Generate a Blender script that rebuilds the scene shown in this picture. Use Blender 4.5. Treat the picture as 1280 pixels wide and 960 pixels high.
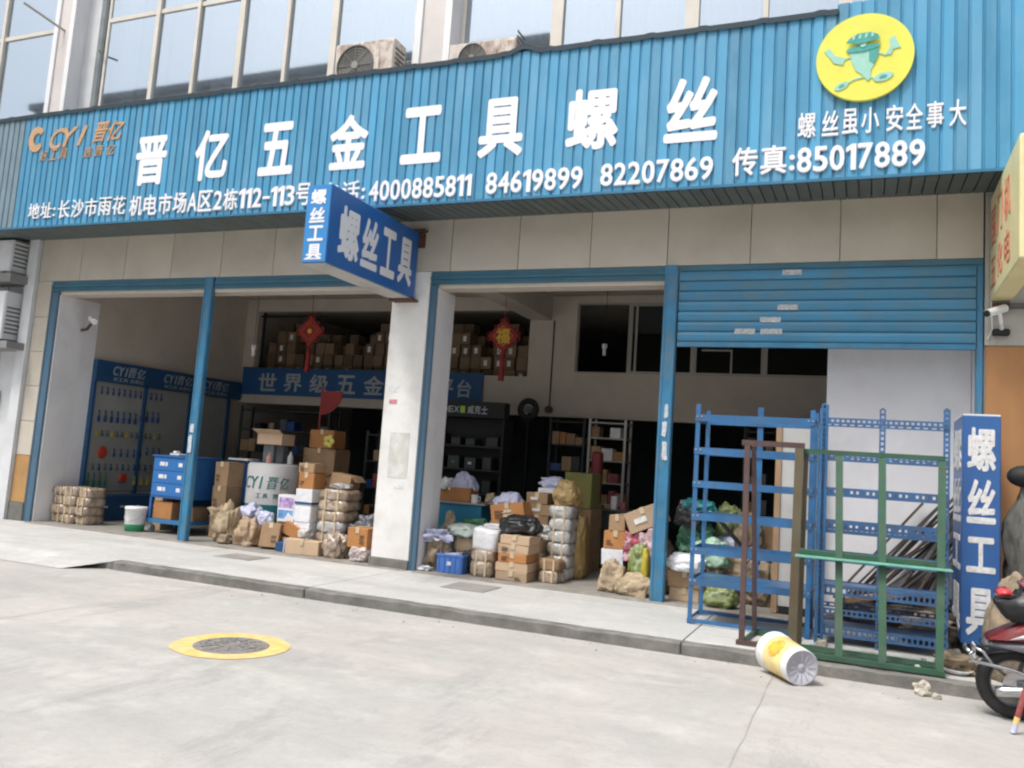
import bpy, bmesh, math, random
from mathutils import Vector, Matrix, noise, Euler
random.seed(7)
SC = bpy.context.scene
for o in list(bpy.data.objects): bpy.data.objects.remove(o)
COL = SC.collection
R = math.radians

# ------------------------------------------------------------------ camera, world, sun, exposure
cam_d = bpy.data.cameras.new('camera'); cam = bpy.data.objects.new('camera', cam_d); COL.objects.link(cam)
SC.camera = cam
cam_d.sensor_width = 36; cam_d.lens = 29.99; cam_d.shift_y = -0.0165; cam_d.clip_end = 500; cam_d.clip_start = .05
# yaw, pitch and roll measured from the photograph's vanishing points
a, b, c = -0.396259953, -0.109788191, 0.0681846515
Rz = Matrix(((math.cos(a), -math.sin(a), 0), (math.sin(a), math.cos(a), 0), (0, 0, 1)))
B0 = Matrix(((1, 0, 0), (0, 0, -1), (0, 1, 0)))
Rx = Matrix(((1, 0, 0), (0, math.cos(b), -math.sin(b)), (0, math.sin(b), math.cos(b))))
Rr = Matrix(((math.cos(c), -math.sin(c), 0), (math.sin(c), math.cos(c), 0), (0, 0, 1)))
W = Rr @ Rx @ B0 @ Rz
cam.matrix_world = Matrix.Translation((12.602, -10.030, 1.5)) @ Matrix((W[0], -W[1], -W[2])).transposed().to_4x4()

world = bpy.data.worlds.new('World'); SC.world = world; world.use_nodes = True
nt = world.node_tree; bg = nt.nodes['Background']
sky = nt.nodes.new('ShaderNodeTexSky'); sky.sky_type = 'NISHITA'; sky.sun_disc = False
SUN_EL, SUN_AZ = 62, 212        # azimuth measured clockwise from +Y
sky.sun_elevation = R(SUN_EL); sky.sun_rotation = R(SUN_AZ)
sky.air_density = 1.0; sky.dust_density = 6.0; sky.ozone_density = 1.0
hs = nt.nodes.new('ShaderNodeHueSaturation'); hs.inputs['Saturation'].default_value = .38   # overcast: the blue is mostly gone
nt.links.new(sky.outputs[0], hs.inputs['Color']); nt.links.new(hs.outputs[0], bg.inputs['Color'])
bg.inputs['Strength'].default_value = 0.12
sun_d = bpy.data.lights.new('sun', 'SUN'); sun_d.energy = 1.5; sun_d.angle = R(11); sun_d.color = (1, .965, .92)
sun = bpy.data.objects.new('sun', sun_d); COL.objects.link(sun)
sd = Vector((math.sin(R(SUN_AZ)) * math.cos(R(SUN_EL)), math.cos(R(SUN_AZ)) * math.cos(R(SUN_EL)), math.sin(R(SUN_EL))))
sun.rotation_euler = sd.to_track_quat('Z', 'Y').to_euler(); sun.location = (8, -10, 20)
SC.view_settings.view_transform = 'Standard'; SC.view_settings.look = 'None'; SC.view_settings.gamma = 1
SC.view_settings.exposure = 0.66
SC.render.engine = 'CYCLES'
SC.cycles.max_bounces = 6; SC.cycles.diffuse_bounces = 4; SC.cycles.transparent_max_bounces = 8
SC.cycles.filter_width = 2.2    # a soft, cheap phone lens

# ------------------------------------------------------------------ materials
MATS = {}
def M(name, col, rough=.65, metal=0., var=.12, scale=3., bump=.08, bscale=35., rand=0., dirt=0., dirtcol=(.16, .12, .08), dscale=1.6, spec=.5, world_co=False, rust=None, zstreak=1.):
    if name in MATS: return MATS[name]
    m = bpy.data.materials.new(name); m.use_nodes = True; N = m.node_tree.nodes; L = m.node_tree.links
    p = N['Principled BSDF']; p.inputs['Roughness'].default_value = rough; p.inputs['Metallic'].default_value = metal
    p.inputs['Specular IOR Level'].default_value = spec
    if world_co:
        g = N.new('ShaderNodeNewGeometry'); co = g.outputs['Position']
    else:
        tc = N.new('ShaderNodeTexCoord'); oi = N.new('ShaderNodeObjectInfo')
        mu = N.new('ShaderNodeMath'); mu.operation = 'MULTIPLY'; mu.inputs[1].default_value = 47.
        L.new(oi.outputs['Random'], mu.inputs[0])
        va = N.new('ShaderNodeVectorMath'); va.operation = 'ADD'
        L.new(tc.outputs['Object'], va.inputs[0]); L.new(mu.outputs[0], va.inputs[1]); co = va.outputs[0]
    if zstreak != 1.:
        mp = N.new('ShaderNodeMapping'); mp.inputs['Scale'].default_value = (1, 1, zstreak); L.new(co, mp.inputs[0]); co = mp.outputs[0]
    n1 = N.new('ShaderNodeTexNoise'); n1.inputs['Scale'].default_value = scale; n1.inputs['Detail'].default_value = 5
    L.new(co, n1.inputs['Vector'])
    r1 = N.new('ShaderNodeMapRange'); r1.inputs[1].default_value = .3; r1.inputs[2].default_value = .7
    r1.inputs[3].default_value = 1 - var; r1.inputs[4].default_value = 1 + var
    L.new(n1.outputs[0], r1.inputs[0])
    hv = N.new('ShaderNodeHueSaturation'); hv.inputs['Color'].default_value = (*col, 1)
    L.new(r1.outputs[0], hv.inputs['Value']); out = hv.outputs[0]
    if rand:
        oi2 = N.new('ShaderNodeObjectInfo'); r2 = N.new('ShaderNodeMapRange')
        r2.inputs[3].default_value = 1 - rand; r2.inputs[4].default_value = 1 + rand
        L.new(oi2.outputs['Random'], r2.inputs[0])
        h2 = N.new('ShaderNodeHueSaturation'); L.new(out, h2.inputs['Color']); L.new(r2.outputs[0], h2.inputs['Value']); out = h2.outputs[0]
    if dirt:
        n3 = N.new('ShaderNodeTexNoise'); n3.inputs['Scale'].default_value = dscale; n3.inputs['Detail'].default_value = 8; n3.inputs['Roughness'].default_value = .65
        L.new(co, n3.inputs['Vector'])
        r3 = N.new('ShaderNodeMapRange'); r3.inputs[1].default_value = .46; r3.inputs[2].default_value = .68; r3.inputs[3].default_value = 0; r3.inputs[4].default_value = dirt
        L.new(n3.outputs[0], r3.inputs[0])
        mx = N.new('ShaderNodeMix'); mx.data_type = 'RGBA'; mx.inputs[7].default_value = (*dirtcol, 1)
        L.new(r3.outputs[0], mx.inputs[0]); L.new(out, mx.inputs[6]); out = mx.outputs[2]
    L.new(out, p.inputs['Base Color'])
    if bump:
        n2 = N.new('ShaderNodeTexNoise'); n2.inputs['Scale'].default_value = bscale; n2.inputs['Detail'].default_value = 4
        L.new(co, n2.inputs['Vector'])
        bp = N.new('ShaderNodeBump'); bp.inputs['Strength'].default_value = bump; bp.inputs['Distance'].default_value = .02
        L.new(n2.outputs[0], bp.inputs['Height']); L.new(bp.outputs[0], p.inputs['Normal'])
    MATS[name] = m
    return m

def glass_mat(name, tint, mixf, rough=.03):
    m = bpy.data.materials.new(name); m.use_nodes = True; N = m.node_tree.nodes; L = m.node_tree.links
    for n in list(N): N.remove(n)
    o = N.new('ShaderNodeOutputMaterial'); g = N.new('ShaderNodeBsdfGlossy'); g.inputs['Roughness'].default_value = rough
    g.inputs['Color'].default_value = (.70, .79, .87, 1)
    t = N.new('ShaderNodeBsdfTransparent'); t.inputs[0].default_value = (*tint, 1)
    mx = N.new('ShaderNodeMixShader'); mx.inputs[0].default_value = mixf
    tc = N.new('ShaderNodeTexCoord'); n = N.new('ShaderNodeTexNoise'); n.inputs['Scale'].default_value = .8
    bp = N.new('ShaderNodeBump'); bp.inputs['Strength'].default_value = .03; L.new(tc.outputs['Object'], n.inputs[0]); L.new(n.outputs[0], bp.inputs['Height']); L.new(bp.outputs[0], g.inputs['Normal'])
    L.new(t.outputs[0], mx.inputs[1]); L.new(g.outputs[0], mx.inputs[2]); L.new(mx.outputs[0], o.inputs[0])
    return m

def ground_mat(name, base, pink, dark, crack=True):
    m = bpy.data.materials.new(name); m.use_nodes = True; N = m.node_tree.nodes; L = m.node_tree.links
    p = N['Principled BSDF']; p.inputs['Roughness'].default_value = .85
    g = N.new('ShaderNodeNewGeometry'); co = g.outputs['Position']
    def ns(s, d=6, r=.6, mapping=None):
        n = N.new('ShaderNodeTexNoise'); n.inputs['Scale'].default_value = s; n.inputs['Detail'].default_value = d; n.inputs['Roughness'].default_value = r
        src = co
        if mapping:
            mp = N.new('ShaderNodeMapping'); mp.inputs['Scale'].default_value = mapping; mp.inputs['Rotation'].default_value = (0, 0, .5); L.new(co, mp.inputs[0]); src = mp.outputs[0]
        L.new(src, n.inputs['Vector']); return n.outputs[0]
    def rng(s, a, b, c=0., d=1.):
        r = N.new('ShaderNodeMapRange'); r.inputs[1].default_value = a; r.inputs[2].default_value = b; r.inputs[3].default_value = c; r.inputs[4].default_value = d
        L.new(s, r.inputs[0]); return r.outputs[0]
    def mix(f, c1, c2):
        x = N.new('ShaderNodeMix'); x.data_type = 'RGBA'
        L.new(f, x.inputs[0])
        for i, cc in ((6, c1), (7, c2)):
            if isinstance(cc, tuple): x.inputs[i].default_value = (*cc, 1)
            else: L.new(cc, x.inputs[i])
        return x.outputs[2]
    o = mix(rng(ns(.45), .42, .56), base, pink)
    o = mix(rng(ns(.8, 9, .66, (.45, 1.7, 1)), .46, .66, 0, .55), o, dark)
    o = mix(rng(ns(14, 5, .7), .46, .8, 0, .5), o, dark)
    o = mix(rng(ns(70, 3, .8), .58, .75, 0, .45), o, tuple(v * .55 for v in dark))
    o = mix(rng(ns(.33, 10, .8, (2.2, .5, 1)), .55, .62, 0, .35), o, tuple(v * .8 for v in dark))
    o = mix(rng(ns(1.7, 9, .74), .52, .68, 0, .5), o, tuple(min(1, v * 1.35) for v in base))
    L.new(o, p.inputs['Base Color'])
    bp = N.new('ShaderNodeBump'); bp.inputs['Strength'].default_value = .25; bp.inputs['Distance'].default_value = .01
    L.new(ns(40, 6, .7), bp.inputs['Height']); L.new(bp.outputs[0], p.inputs['Normal'])
    return m

M_street = ground_mat('street_concrete', (.40, .395, .375), (.44, .42, .395), (.29, .285, .27))
M_walk = ground_mat('pavement_concrete', (.45, .452, .44), (.49, .485, .465), (.32, .318, .305))
M_kerb = M('kerb_concrete', (.185, .18, .165), .9, var=.3, scale=5, bump=.4, bscale=25, dirt=.5, dirtcol=(.1, .095, .085))
M_floor = M('shop_floor', (.24, .23, .21), .8, var=.15, dirt=.5, dirtcol=(.15, .13, .1), world_co=True, bump=.1)
M_sblue = M('sign_blue', (.068, .285, .47), .45, var=.14, scale=2.2, bump=.03, rand=.13, dirt=.6, dirtcol=(.17, .37, .53), dscale=1.6, zstreak=.35)
M_sblue2 = M('sign_blue_grey', (.17, .25, .30), .5, var=.1, rand=.1)
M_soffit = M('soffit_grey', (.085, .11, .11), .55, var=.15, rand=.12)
M_trim = M('trim_dark', (.03, .05, .065), .5)
M_white = M('letter_white', (.80, .81, .84), .5, var=.03, bump=0)
M_orange = M('letter_orange', (.52, .32, .17), .55, var=.12, scale=8)
M_yellow = M('emblem_yellow', (.74, .72, .10), .5, var=.05)
M_teal = M('emblem_teal', (.06, .34, .30), .5, var=.15, scale=10)
M_mint = M('emblem_mint', (.32, .60, .50), .5, var=.08, scale=10)
M_tile = M('facade_tile', (.50, .46, .39), .4, var=.06, scale=1.5, bump=.02, rand=.06, dirt=.28, dirtcol=(.28, .24, .18), dscale=1.2)
M_tileo = M('orange_tile', (.42, .24, .09), .5, var=.15, dirt=.4)
M_wallw = M('white_paint', (.74, .74, .73), .7, var=.05, scale=2, dirt=.35, dirtcol=(.42, .37, .30), dscale=2.2, bump=.05)
M_walln = M('neighbour_paint', (.62, .64, .66), .75, var=.06, dirt=.3, dirtcol=(.4, .4, .38))
M_cream = M('inner_cream', (.54, .485, .42), .8, var=.06, scale=1.5, dirt=.25, dirtcol=(.33, .29, .24))
M_inwhite = M('inner_white', (.80, .80, .82), .75, var=.05, scale=1.2, dirt=.2, dirtcol=(.4, .4, .42))
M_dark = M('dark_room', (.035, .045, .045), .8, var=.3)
M_post = M('door_blue', (.035, .19, .345), .42, var=.2, scale=4, dirt=.75, dirtcol=(.12, .17, .19), dscale=6, rust=1)
M_lint = M('lintel_blue', (.035, .14, .21), .45, var=.14, scale=3, dirt=.3, dirtcol=(.09, .10, .10))
M_rack = M('rack_blue', (.03, .14, .32), .38, var=.2, scale=5, dirt=.7, dirtcol=(.085, .10, .14), dscale=9)
M_rack2 = M('rack_blue_dark', (.045, .13, .29), .42, var=.2, scale=5, dirt=.7, dirtcol=(.09, .09, .11), dscale=9)
M_green = M('frame_green', (.028, .095, .055), .5, var=.18, scale=6, dirt=.4, dirtcol=(.10, .09, .06), dscale=5)
M_lgreen = M('ledge_green', (.14, .38, .29), .5, var=.15, scale=6)
M_olive = M('frame_olive', (.10, .085, .05), .6, var=.2, dirt=.5, dirtcol=(.12, .06, .035), dscale=5)
M_brown = M('frame_brown', (.075, .045, .045), .6, var=.2, dirt=.5, dirtcol=(.13, .07, .04), dscale=6)
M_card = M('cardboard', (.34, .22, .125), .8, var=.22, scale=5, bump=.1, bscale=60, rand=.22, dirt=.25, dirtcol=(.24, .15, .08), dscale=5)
M_card2 = M('cardboard_pale', (.48, .35, .235), .8, var=.12, scale=5, rand=.18, dirt=.3, dirtcol=(.34, .22, .13), dscale=5)
M_cardo = M('cardboard_orange', (.42, .19, .065), .75, var=.12, scale=5, rand=.1)
M_tape = M('tape', (.55, .45, .30), .3, var=.1)
M_label = M('paper_label', (.68, .68, .68), .7, var=.15, scale=25)
M_wrap = M('film_wrapped_goods', (.34, .25, .175), .25, var=.35, scale=14, bump=.8, bscale=22, rand=.2, dirt=.5, dirtcol=(.60, .58, .55), dscale=9, spec=.9)
M_silver = M('silver_wrap', (.50, .50, .50), .22, var=.4, scale=16, bump=.9, bscale=24, dirt=.5, dirtcol=(.2, .17, .14), dscale=8, spec=.9)
M_wbag = M('white_bag', (.72, .73, .76), .5, var=.06, scale=6, bump=.9, bscale=11)
M_lbag = M('lilac_bag', (.48, .50, .66), .45, var=.12, scale=8, bump=.9, bscale=11)
M_gbag = M('pale_green_bag', (.42, .50, .45), .45, var=.2, scale=9, bump=.9, bscale=11)
M_grbag = M('green_bag', (.03, .12, .065), .4, var=.3, scale=9, bump=.9, bscale=11)
M_lime = M('lime_bag', (.20, .25, .075), .45, var=.3, scale=12, bump=.5, bscale=14, dirt=.6, dirtcol=(.36, .42, .34), dscale=9)
M_ybag = M('yellow_bag', (.34, .235, .095), .5, var=.25, scale=8, bump=.9, bscale=11)
M_tan = M('tan_sacking', (.42, .33, .22), .85, var=.25, scale=8, bump=.9, bscale=16)
M_tan2 = M('rough_sacking', (.24, .19, .13), .9, var=.3, scale=9, bump=.9, bscale=16)
M_black = M('black_plastic', (.014, .015, .017), .4, var=.3, scale=8, bump=.4, bscale=12)
M_matblack = M('black_matt', (.012, .013, .013), .7)
M_red = M('red_cloth', (.26, .02, .018), .6, var=.2, scale=8)
M_redp = M('red_plastic', (.30, .05, .05), .4, var=.25, dirt=.6, dirtcol=(.22, .15, .13), dscale=12)
M_gold = M('gold_print', (.65, .42, .06), .4)
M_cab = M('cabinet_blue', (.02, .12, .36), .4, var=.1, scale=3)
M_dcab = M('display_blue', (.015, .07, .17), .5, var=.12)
M_counter = M('counter_blue', (.02, .20, .33), .5, var=.12)
M_peg = M('pegboard', (.30, .31, .29), .6, var=.08)
M_crate = M('crate_blue', (.07, .19, .55), .4, var=.1, rand=.05)
M_steel = M('steel', (.5, .5, .5), .3, 1., var=.1)
M_alu = M('aluminium', (.40, .38, .35), .45, .3, var=.06)
M_mull = M('window_frame_cream', (.68, .64, .57), .5, var=.06, dirt=.2, dirtcol=(.4, .35, .3))
M_ac = M('ac_cream', (.66, .60, .54), .6, var=.12, scale=5, dirt=1., dirtcol=(.20, .075, .035), dscale=5.5, zstreak=.5)
M_acg = M('ac_grille', (.13, .13, .12), .6, var=.2)
M_curt = M('fill_curtain', (.46, .49, .52), .8, var=.12, scale=1.3)
M_curtw = M('fill_curtain_white', (.62, .64, .66), .8, var=.04)
M_rust = M('rust', (.10, .045, .03), .85, var=.3, scale=12)
M_bars = M('scrap_steel', (.09, .075, .065), .7, .3, var=.3, rand=.45)
M_wood = M('plywood', (.38, .19, .075), .6, var=.16, scale=3, bump=.05, dirt=.35, dirtcol=(.32, .15, .05), dscale=2, zstreak=.4)
M_edge = M('wood_edge', (.40, .26, .15), .7, var=.15)
M_board = M('door_board', (.56, .56, .54), .6, var=.06, dirt=.3, dirtcol=(.36, .32, .26))
M_iron = M('cast_iron', (.20, .19, .18), .8, .1, var=.3, scale=14, bump=.5, bscale=50, dirt=.5, dirtcol=(.38, .36, .33), dscale=3)
M_ypaint = M('road_yellow', (.68, .47, .15), .8, var=.14, scale=12, dirt=.5, dirtcol=(.52, .49, .42), dscale=5, world_co=True)
M_rubber = M('rubber', (.018, .018, .018), .75, var=.2, bump=.3, bscale=30)
M_chrome = M('chrome', (.42, .42, .43), .22, 1., var=.05)
M_gplast = M('grey_plastic', (.10, .105, .12), .35, var=.1)
M_taill = M('tail_lens', (.55, .05, .06), .15, var=.1)
M_bucket = M('bucket_plastic', (.74, .75, .76), .4, var=.05, dirt=.25, dirtcol=(.5, .48, .44), dscale=6)
M_bbase = M('bucket_base', (.42, .42, .47), .6, var=.15, scale=10, dirt=.4, dirtcol=(.25, .24, .25))
M_bprint = M('bucket_print', (.78, .66, .30), .45, var=.18, scale=7, dirt=.7, dirtcol=(.72, .30, .08), dscale=5)
M_rock = M('rock', (.42, .39, .33), .9, var=.2, scale=10, bump=.6, bscale=20)
M_psign = M('projecting_blue', (.02, .13, .42), .35, var=.06)
M_psignf = M('projecting_blue_pale', (.05, .25, .58), .35, var=.06)
M_lbox = M('standing_blue', (.035, .115, .32), .35, var=.06)
M_ysign = M('pale_yellow', (.72, .66, .36), .5, var=.06, dirt=.15, dirtcol=(.62, .5, .3))
M_redl = M('letter_red', (.62, .20, .13), .5, var=.1)
M_ltext = M('dim_letter', (.36, .40, .44), .6, var=.05)
M_dteal = M('drum_teal', (.02, .20, .22), .4)
M_grey = M('grey_tarp', (.10, .10, .09), .8, var=.25, scale=5, bump=.6, bscale=9)
M_bldg = M('opposite_wall', (.30, .31, .32), .8, var=.1)
M_glass = glass_mat('window_glass', (.92, .95, .97), .58)
M_dglass = glass_mat('inner_glass', (.35, .42, .42), .10)

# ------------------------------------------------------------------ geometry helpers
def BM(): return bmesh.new()
def bx(bm, x0, x1, y0, y1, z0, z1, bev=0.):
    if x1 < x0: x0, x1 = x1, x0
    if y1 < y0: y0, y1 = y1, y0
    if z1 < z0: z0, z1 = z1, z0
    r = bmesh.ops.create_cube(bm, size=1.)
    bmesh.ops.scale(bm, vec=(x1 - x0, y1 - y0, z1 - z0), verts=r['verts'])
    bmesh.ops.translate(bm, vec=((x0 + x1) / 2, (y0 + y1) / 2, (z0 + z1) / 2), verts=r['verts'])
    if bev:
        es = list({e for v in r['verts'] for e in v.link_edges})
        bmesh.ops.bevel(bm, geom=es, offset=bev, segments=1, affect='EDGES')
    return bm
def bar(bm, p, q, w, d=None, up=(0, 0, 1)):
    """rectangular bar from p to q"""
    p, q = Vector(p), Vector(q); d = d or w; z = (q - p); L = z.length; z.normalize()
    u = Vector(up); u = Vector((0, 1, 0)) if abs(z.dot(u)) > .95 else u
    x = u.cross(z).normalized(); y = z.cross(x)
    vs = []
    for k in (0, L):
        for sx, sy in ((-1, -1), (1, -1), (1, 1), (-1, 1)):
            vs.append(bm.verts.new(p + z * k + x * sx * w / 2 + y * sy * d / 2))
    for f in ((3, 2, 1, 0), (4, 5, 6, 7), (0, 1, 5, 4), (1, 2, 6, 5), (2, 3, 7, 6), (3, 0, 4, 7)): bm.faces.new([vs[i] for i in f])
    return bm
def cyl(bm, p, q, r, r2=None, n=16, caps=True):
    p, q = Vector(p), Vector(q); r2 = r if r2 is None else r2; z = q - p
    m = Matrix.Translation((p + q) / 2) @ z.to_track_quat('Z', 'Y').to_matrix().to_4x4()
    bmesh.ops.create_cone(bm, cap_ends=caps, segments=n, radius1=r, radius2=r2, depth=z.length, matrix=m)
    return bm
def lathe(bm, prof, n=24, mat=None, close=False):
    rings = []
    for r, z in prof:
        rings.append([bm.verts.new((r * math.cos(2 * math.pi * k / n), r * math.sin(2 * math.pi * k / n), z)) for k in range(n)])
    for i in range(len(rings) - 1):
        for k in range(n): bm.faces.new((rings[i][k], rings[i][(k + 1) % n], rings[i + 1][(k + 1) % n], rings[i + 1][k]))
    if close:
        bm.faces.new(rings[-1]); bm.faces.new(rings[0][::-1])
    if mat is not None: bmesh.ops.transform(bm, matrix=mat, verts=[v for rr in rings for v in rr])
    return bm
def tube(bm, pts, r, n=8):
    pts = [Vector(p) for p in pts]; rings = []
    for i, p in enumerate(pts):
        d = (pts[min(i + 1, len(pts) - 1)] - pts[max(i - 1, 0)]).normalized()
        u = Vector((0, 1, 0)) if abs(d.y) < .9 else Vector((1, 0, 0))
        x = u.cross(d).normalized(); y = d.cross(x)
        rings.append([bm.verts.new(p + (x * math.cos(2 * math.pi * k / n) + y * math.sin(2 * math.pi * k / n)) * r) for k in range(n)])
    for i in range(len(rings) - 1):
        for k in range(n): bm.faces.new((rings[i][k], rings[i][(k + 1) % n], rings[i + 1][(k + 1) % n], rings[i + 1][k]))
    bm.faces.new(rings[0][::-1]); bm.faces.new(rings[-1])
    return bm
def torus(bm, R1, r, n=32, m=10, mat=None):
    rings = []
    for i in range(n):
        t = 2 * math.pi * i / n
        rings.append([bm.verts.new(((R1 + r * math.cos(2 * math.pi * k / m)) * math.cos(t), (R1 + r * math.cos(2 * math.pi * k / m)) * math.sin(t), r * math.sin(2 * math.pi * k / m))) for k in range(m)])
    for i in range(n):
        for k in range(m): bm.faces.new((rings[i][k], rings[(i + 1) % n][k], rings[(i + 1) % n][(k + 1) % m], rings[i][(k + 1) % m]))
    if mat is not None: bmesh.ops.transform(bm, matrix=mat, verts=[v for rr in rings for v in rr])
    return bm
def prism(bm, poly, y0, y1):
    """poly in xz plane, extruded from y0 to y1"""
    a_ = [bm.verts.new((x, y0, z)) for x, z in poly]; b_ = [bm.verts.new((x, y1, z)) for x, z in poly]
    n = len(poly)
    bm.faces.new(a_); bm.faces.new(b_[::-1])
    for i in range(n): bm.faces.new((a_[(i + 1) % n], a_[i], b_[i], b_[(i + 1) % n]))
    return bm

WL = {}
def place(o, c, parent=None):
    if parent is not None:
        o.parent = parent; o.location = c - WL.get(parent.name, Vector((0, 0, 0)))
    else: o.location = c
    WL[o.name] = Vector(c)
def obj(name, bm, mat, parent=None, label=None, cat=None, group=None, kind=None, loc=None, rot=None, smooth=False, keep=False):
    """bm in world coordinates: recentred on its own box. With loc: bm is local to loc."""
    if isinstance(bm, bmesh.types.BMesh):
        bmesh.ops.recalc_face_normals(bm, faces=bm.faces)
        me = bpy.data.meshes.new(name); 
        if loc is None:
            if len(bm.verts):
                xs = [v.co for v in bm.verts]
                c_ = Vector(((min(v.x for v in xs) + max(v.x for v in xs)) / 2, (min(v.y for v in xs) + max(v.y for v in xs)) / 2, min(v.z for v in xs)))
            else: c_ = Vector((0, 0, 0))
            bmesh.ops.translate(bm, vec=-c_, verts=bm.verts)
        bm.to_mesh(me); bm.free()
    else: me = bm; c_ = Vector(loc)
    if loc is not None: c_ = Vector(loc)
    if smooth:
        for p in me.polygons: p.use_smooth = True
    if mat is not None and len(me.materials) == 0: me.materials.append(mat)
    o = bpy.data.objects.new(name, me); COL.objects.link(o)
    place(o, c_, parent)
    if rot: o.rotation_euler = rot
    tag(o, label, cat, group, kind)
    return o
def tag(o, label=None, cat=None, group=None, kind=None):
    if label: o['label'] = label
    if cat: o['category'] = cat
    if group: o['group'] = group
    if kind: o['kind'] = kind
def empty(name, loc, label, cat, group=None, rz=0, rot=None):
    o = bpy.data.objects.new(name, None); COL.objects.link(o); o.location = loc; WL[o.name] = Vector(loc)
    o.empty_display_size = .1
    if rz: o.rotation_euler = (0, 0, rz)
    if rot: o.rotation_euler = rot
    tag(o, label, cat, group); return o
def kid(name, bm, mat, parent, smooth=False, label=None, rot=None, loc=(0, 0, 0)):
    """child mesh given in the parent's own local coordinates"""
    bmesh.ops.recalc_face_normals(bm, faces=bm.faces)
    me = bpy.data.meshes.new(name); bm.to_mesh(me); bm.free(); me.materials.append(mat)
    if smooth:
        for p in me.polygons: p.use_smooth = True
    o = bpy.data.objects.new(name, me); COL.objects.link(o); o.parent = parent; o.location = loc
    if rot: o.rotation_euler = rot
    if label: o['label'] = label
    return o

# ---- lettering
GLY = {}
def glyph_data(ch, bold, shear):
    k = (ch, bold, shear)
    if k in GLY: return GLY[k]
    if ch == '1':      # stem with a flag
        o1 = [(.13, 0), (.27, 0), (.27, .70), (.16, .70), (.0, .60), (.0, .48), (.13, .54)]
        vs = [Vector((x, y, z)) for z in (.5, -.5) for x, y in o1]; n = len(o1)
        fs = [tuple(range(n)), tuple(range(2 * n - 1, n - 1, -1))] + [(i, i + n, (i + 1) % n + n, (i + 1) % n) for i in range(n)]
        GLY[k] = (vs, fs); return GLY[k]
    cu = bpy.data.curves.new('glyph', 'FONT'); cu.body = ch; cu.shear = shear; cu.extrude = .5; cu.resolution_u = 3
    ob = bpy.data.objects.new('glyph', cu); COL.objects.link(ob); bpy.context.view_layer.update()
    me = bpy.data.meshes.new_from_object(ob.evaluated_get(bpy.context.evaluated_depsgraph_get()))
    v0 = [v.co.copy() for v in me.vertices]; f0 = [tuple(p.vertices) for p in me.polygons]
    # a bolder face: stepped copies of the strokes, each a hair behind the last
    vs, fs = [], []; sh = [(0, 0)] + ([(bold * math.cos(t), bold * math.sin(t)) for t in [k * math.pi / 4 for k in range(8)]] if bold > .015 else [(bold, 0), (-bold, 0)])
    for i, (dx, dy) in enumerate(sh):
        n0 = len(vs); vs += [Vector((v.x + dx, v.y + dy, v.z - (.03 * i if v.z > 0 else 0))) for v in v0]; fs += [tuple(k + n0 for k in f) for f in f0]
    bpy.data.objects.remove(ob); bpy.data.curves.remove(cu); bpy.data.meshes.remove(me)
    GLY[k] = (vs, fs); return GLY[k]
def glyph(ch, x0, x1, z0, z1, y, mat, parent, bold=.018, shear=0., thick=.02, frame=None, name='character', local=False):
    """one character filling the box x0..x1, z0..z1 on a wall at y, facing -y.
    frame: matrix applied afterwards (for faces that look another way)"""
    vs, fs = glyph_data(ch, bold, shear)
    ax, bxx = min(v.x for v in vs), max(v.x for v in vs); ay, by = min(v.y for v in vs), max(v.y for v in vs)
    bm = BM()
    bv = [bm.verts.new((x0 + (v.x - ax) / (bxx - ax) * (x1 - x0), y - (v.z + .5) * thick, z0 + (v.y - ay) / (by - ay) * (z1 - z0))) for v in vs]
    for f in fs:
        try: bm.faces.new([bv[i] for i in f])
        except ValueError: pass
    if frame is not None: bmesh.ops.transform(bm, matrix=frame, verts=bm.verts)
    return obj(name, bm, mat, parent)
def row(s, x0, x1, z0, z1, y, mat, parent, bold=.018, shear=0., thick=.02, frame=None, gap=.1):
    """a line of writing that fills x0..x1 (digits narrower than Chinese characters)"""
    def w(ch): return {' ': .35, ':': .28, '-': .5, '1': .42, 'A': .68, 'I': .35}.get(ch, .62 if ord(ch) < 256 else 1.)
    tot = sum(w(ch) for ch in s); k = (x1 - x0) / tot; x = x0; h = z1 - z0
    for ch in s:
        a_, b_ = x + k * w(ch) * gap / 2, x + k * w(ch) * (1 - gap / 2); zz0, zz1 = z0, z1
        x += k * w(ch)
        if ch == ' ': continue
        if ord(ch) < 256: zz0, zz1 = z0 + h * .04, z1 - h * .06
        if ch == ':':
            zz0, zz1 = z0 + h * .08, z0 + h * .62; m_ = (a_ + b_) / 2; a_, b_ = m_ - h * .09, m_ + h * .09
        if ch in '1I':
            m_ = (a_ + b_) / 2; hw = min((b_ - a_) / 2, h * .19); a_, b_ = m_ - hw, m_ + hw
        if ch == '-': zz0, zz1 = z0 + h * .4, z0 + h * .52
        glyph(ch, a_, b_, zz0, zz1, y, mat, parent, bold, shear, thick, frame)

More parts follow.
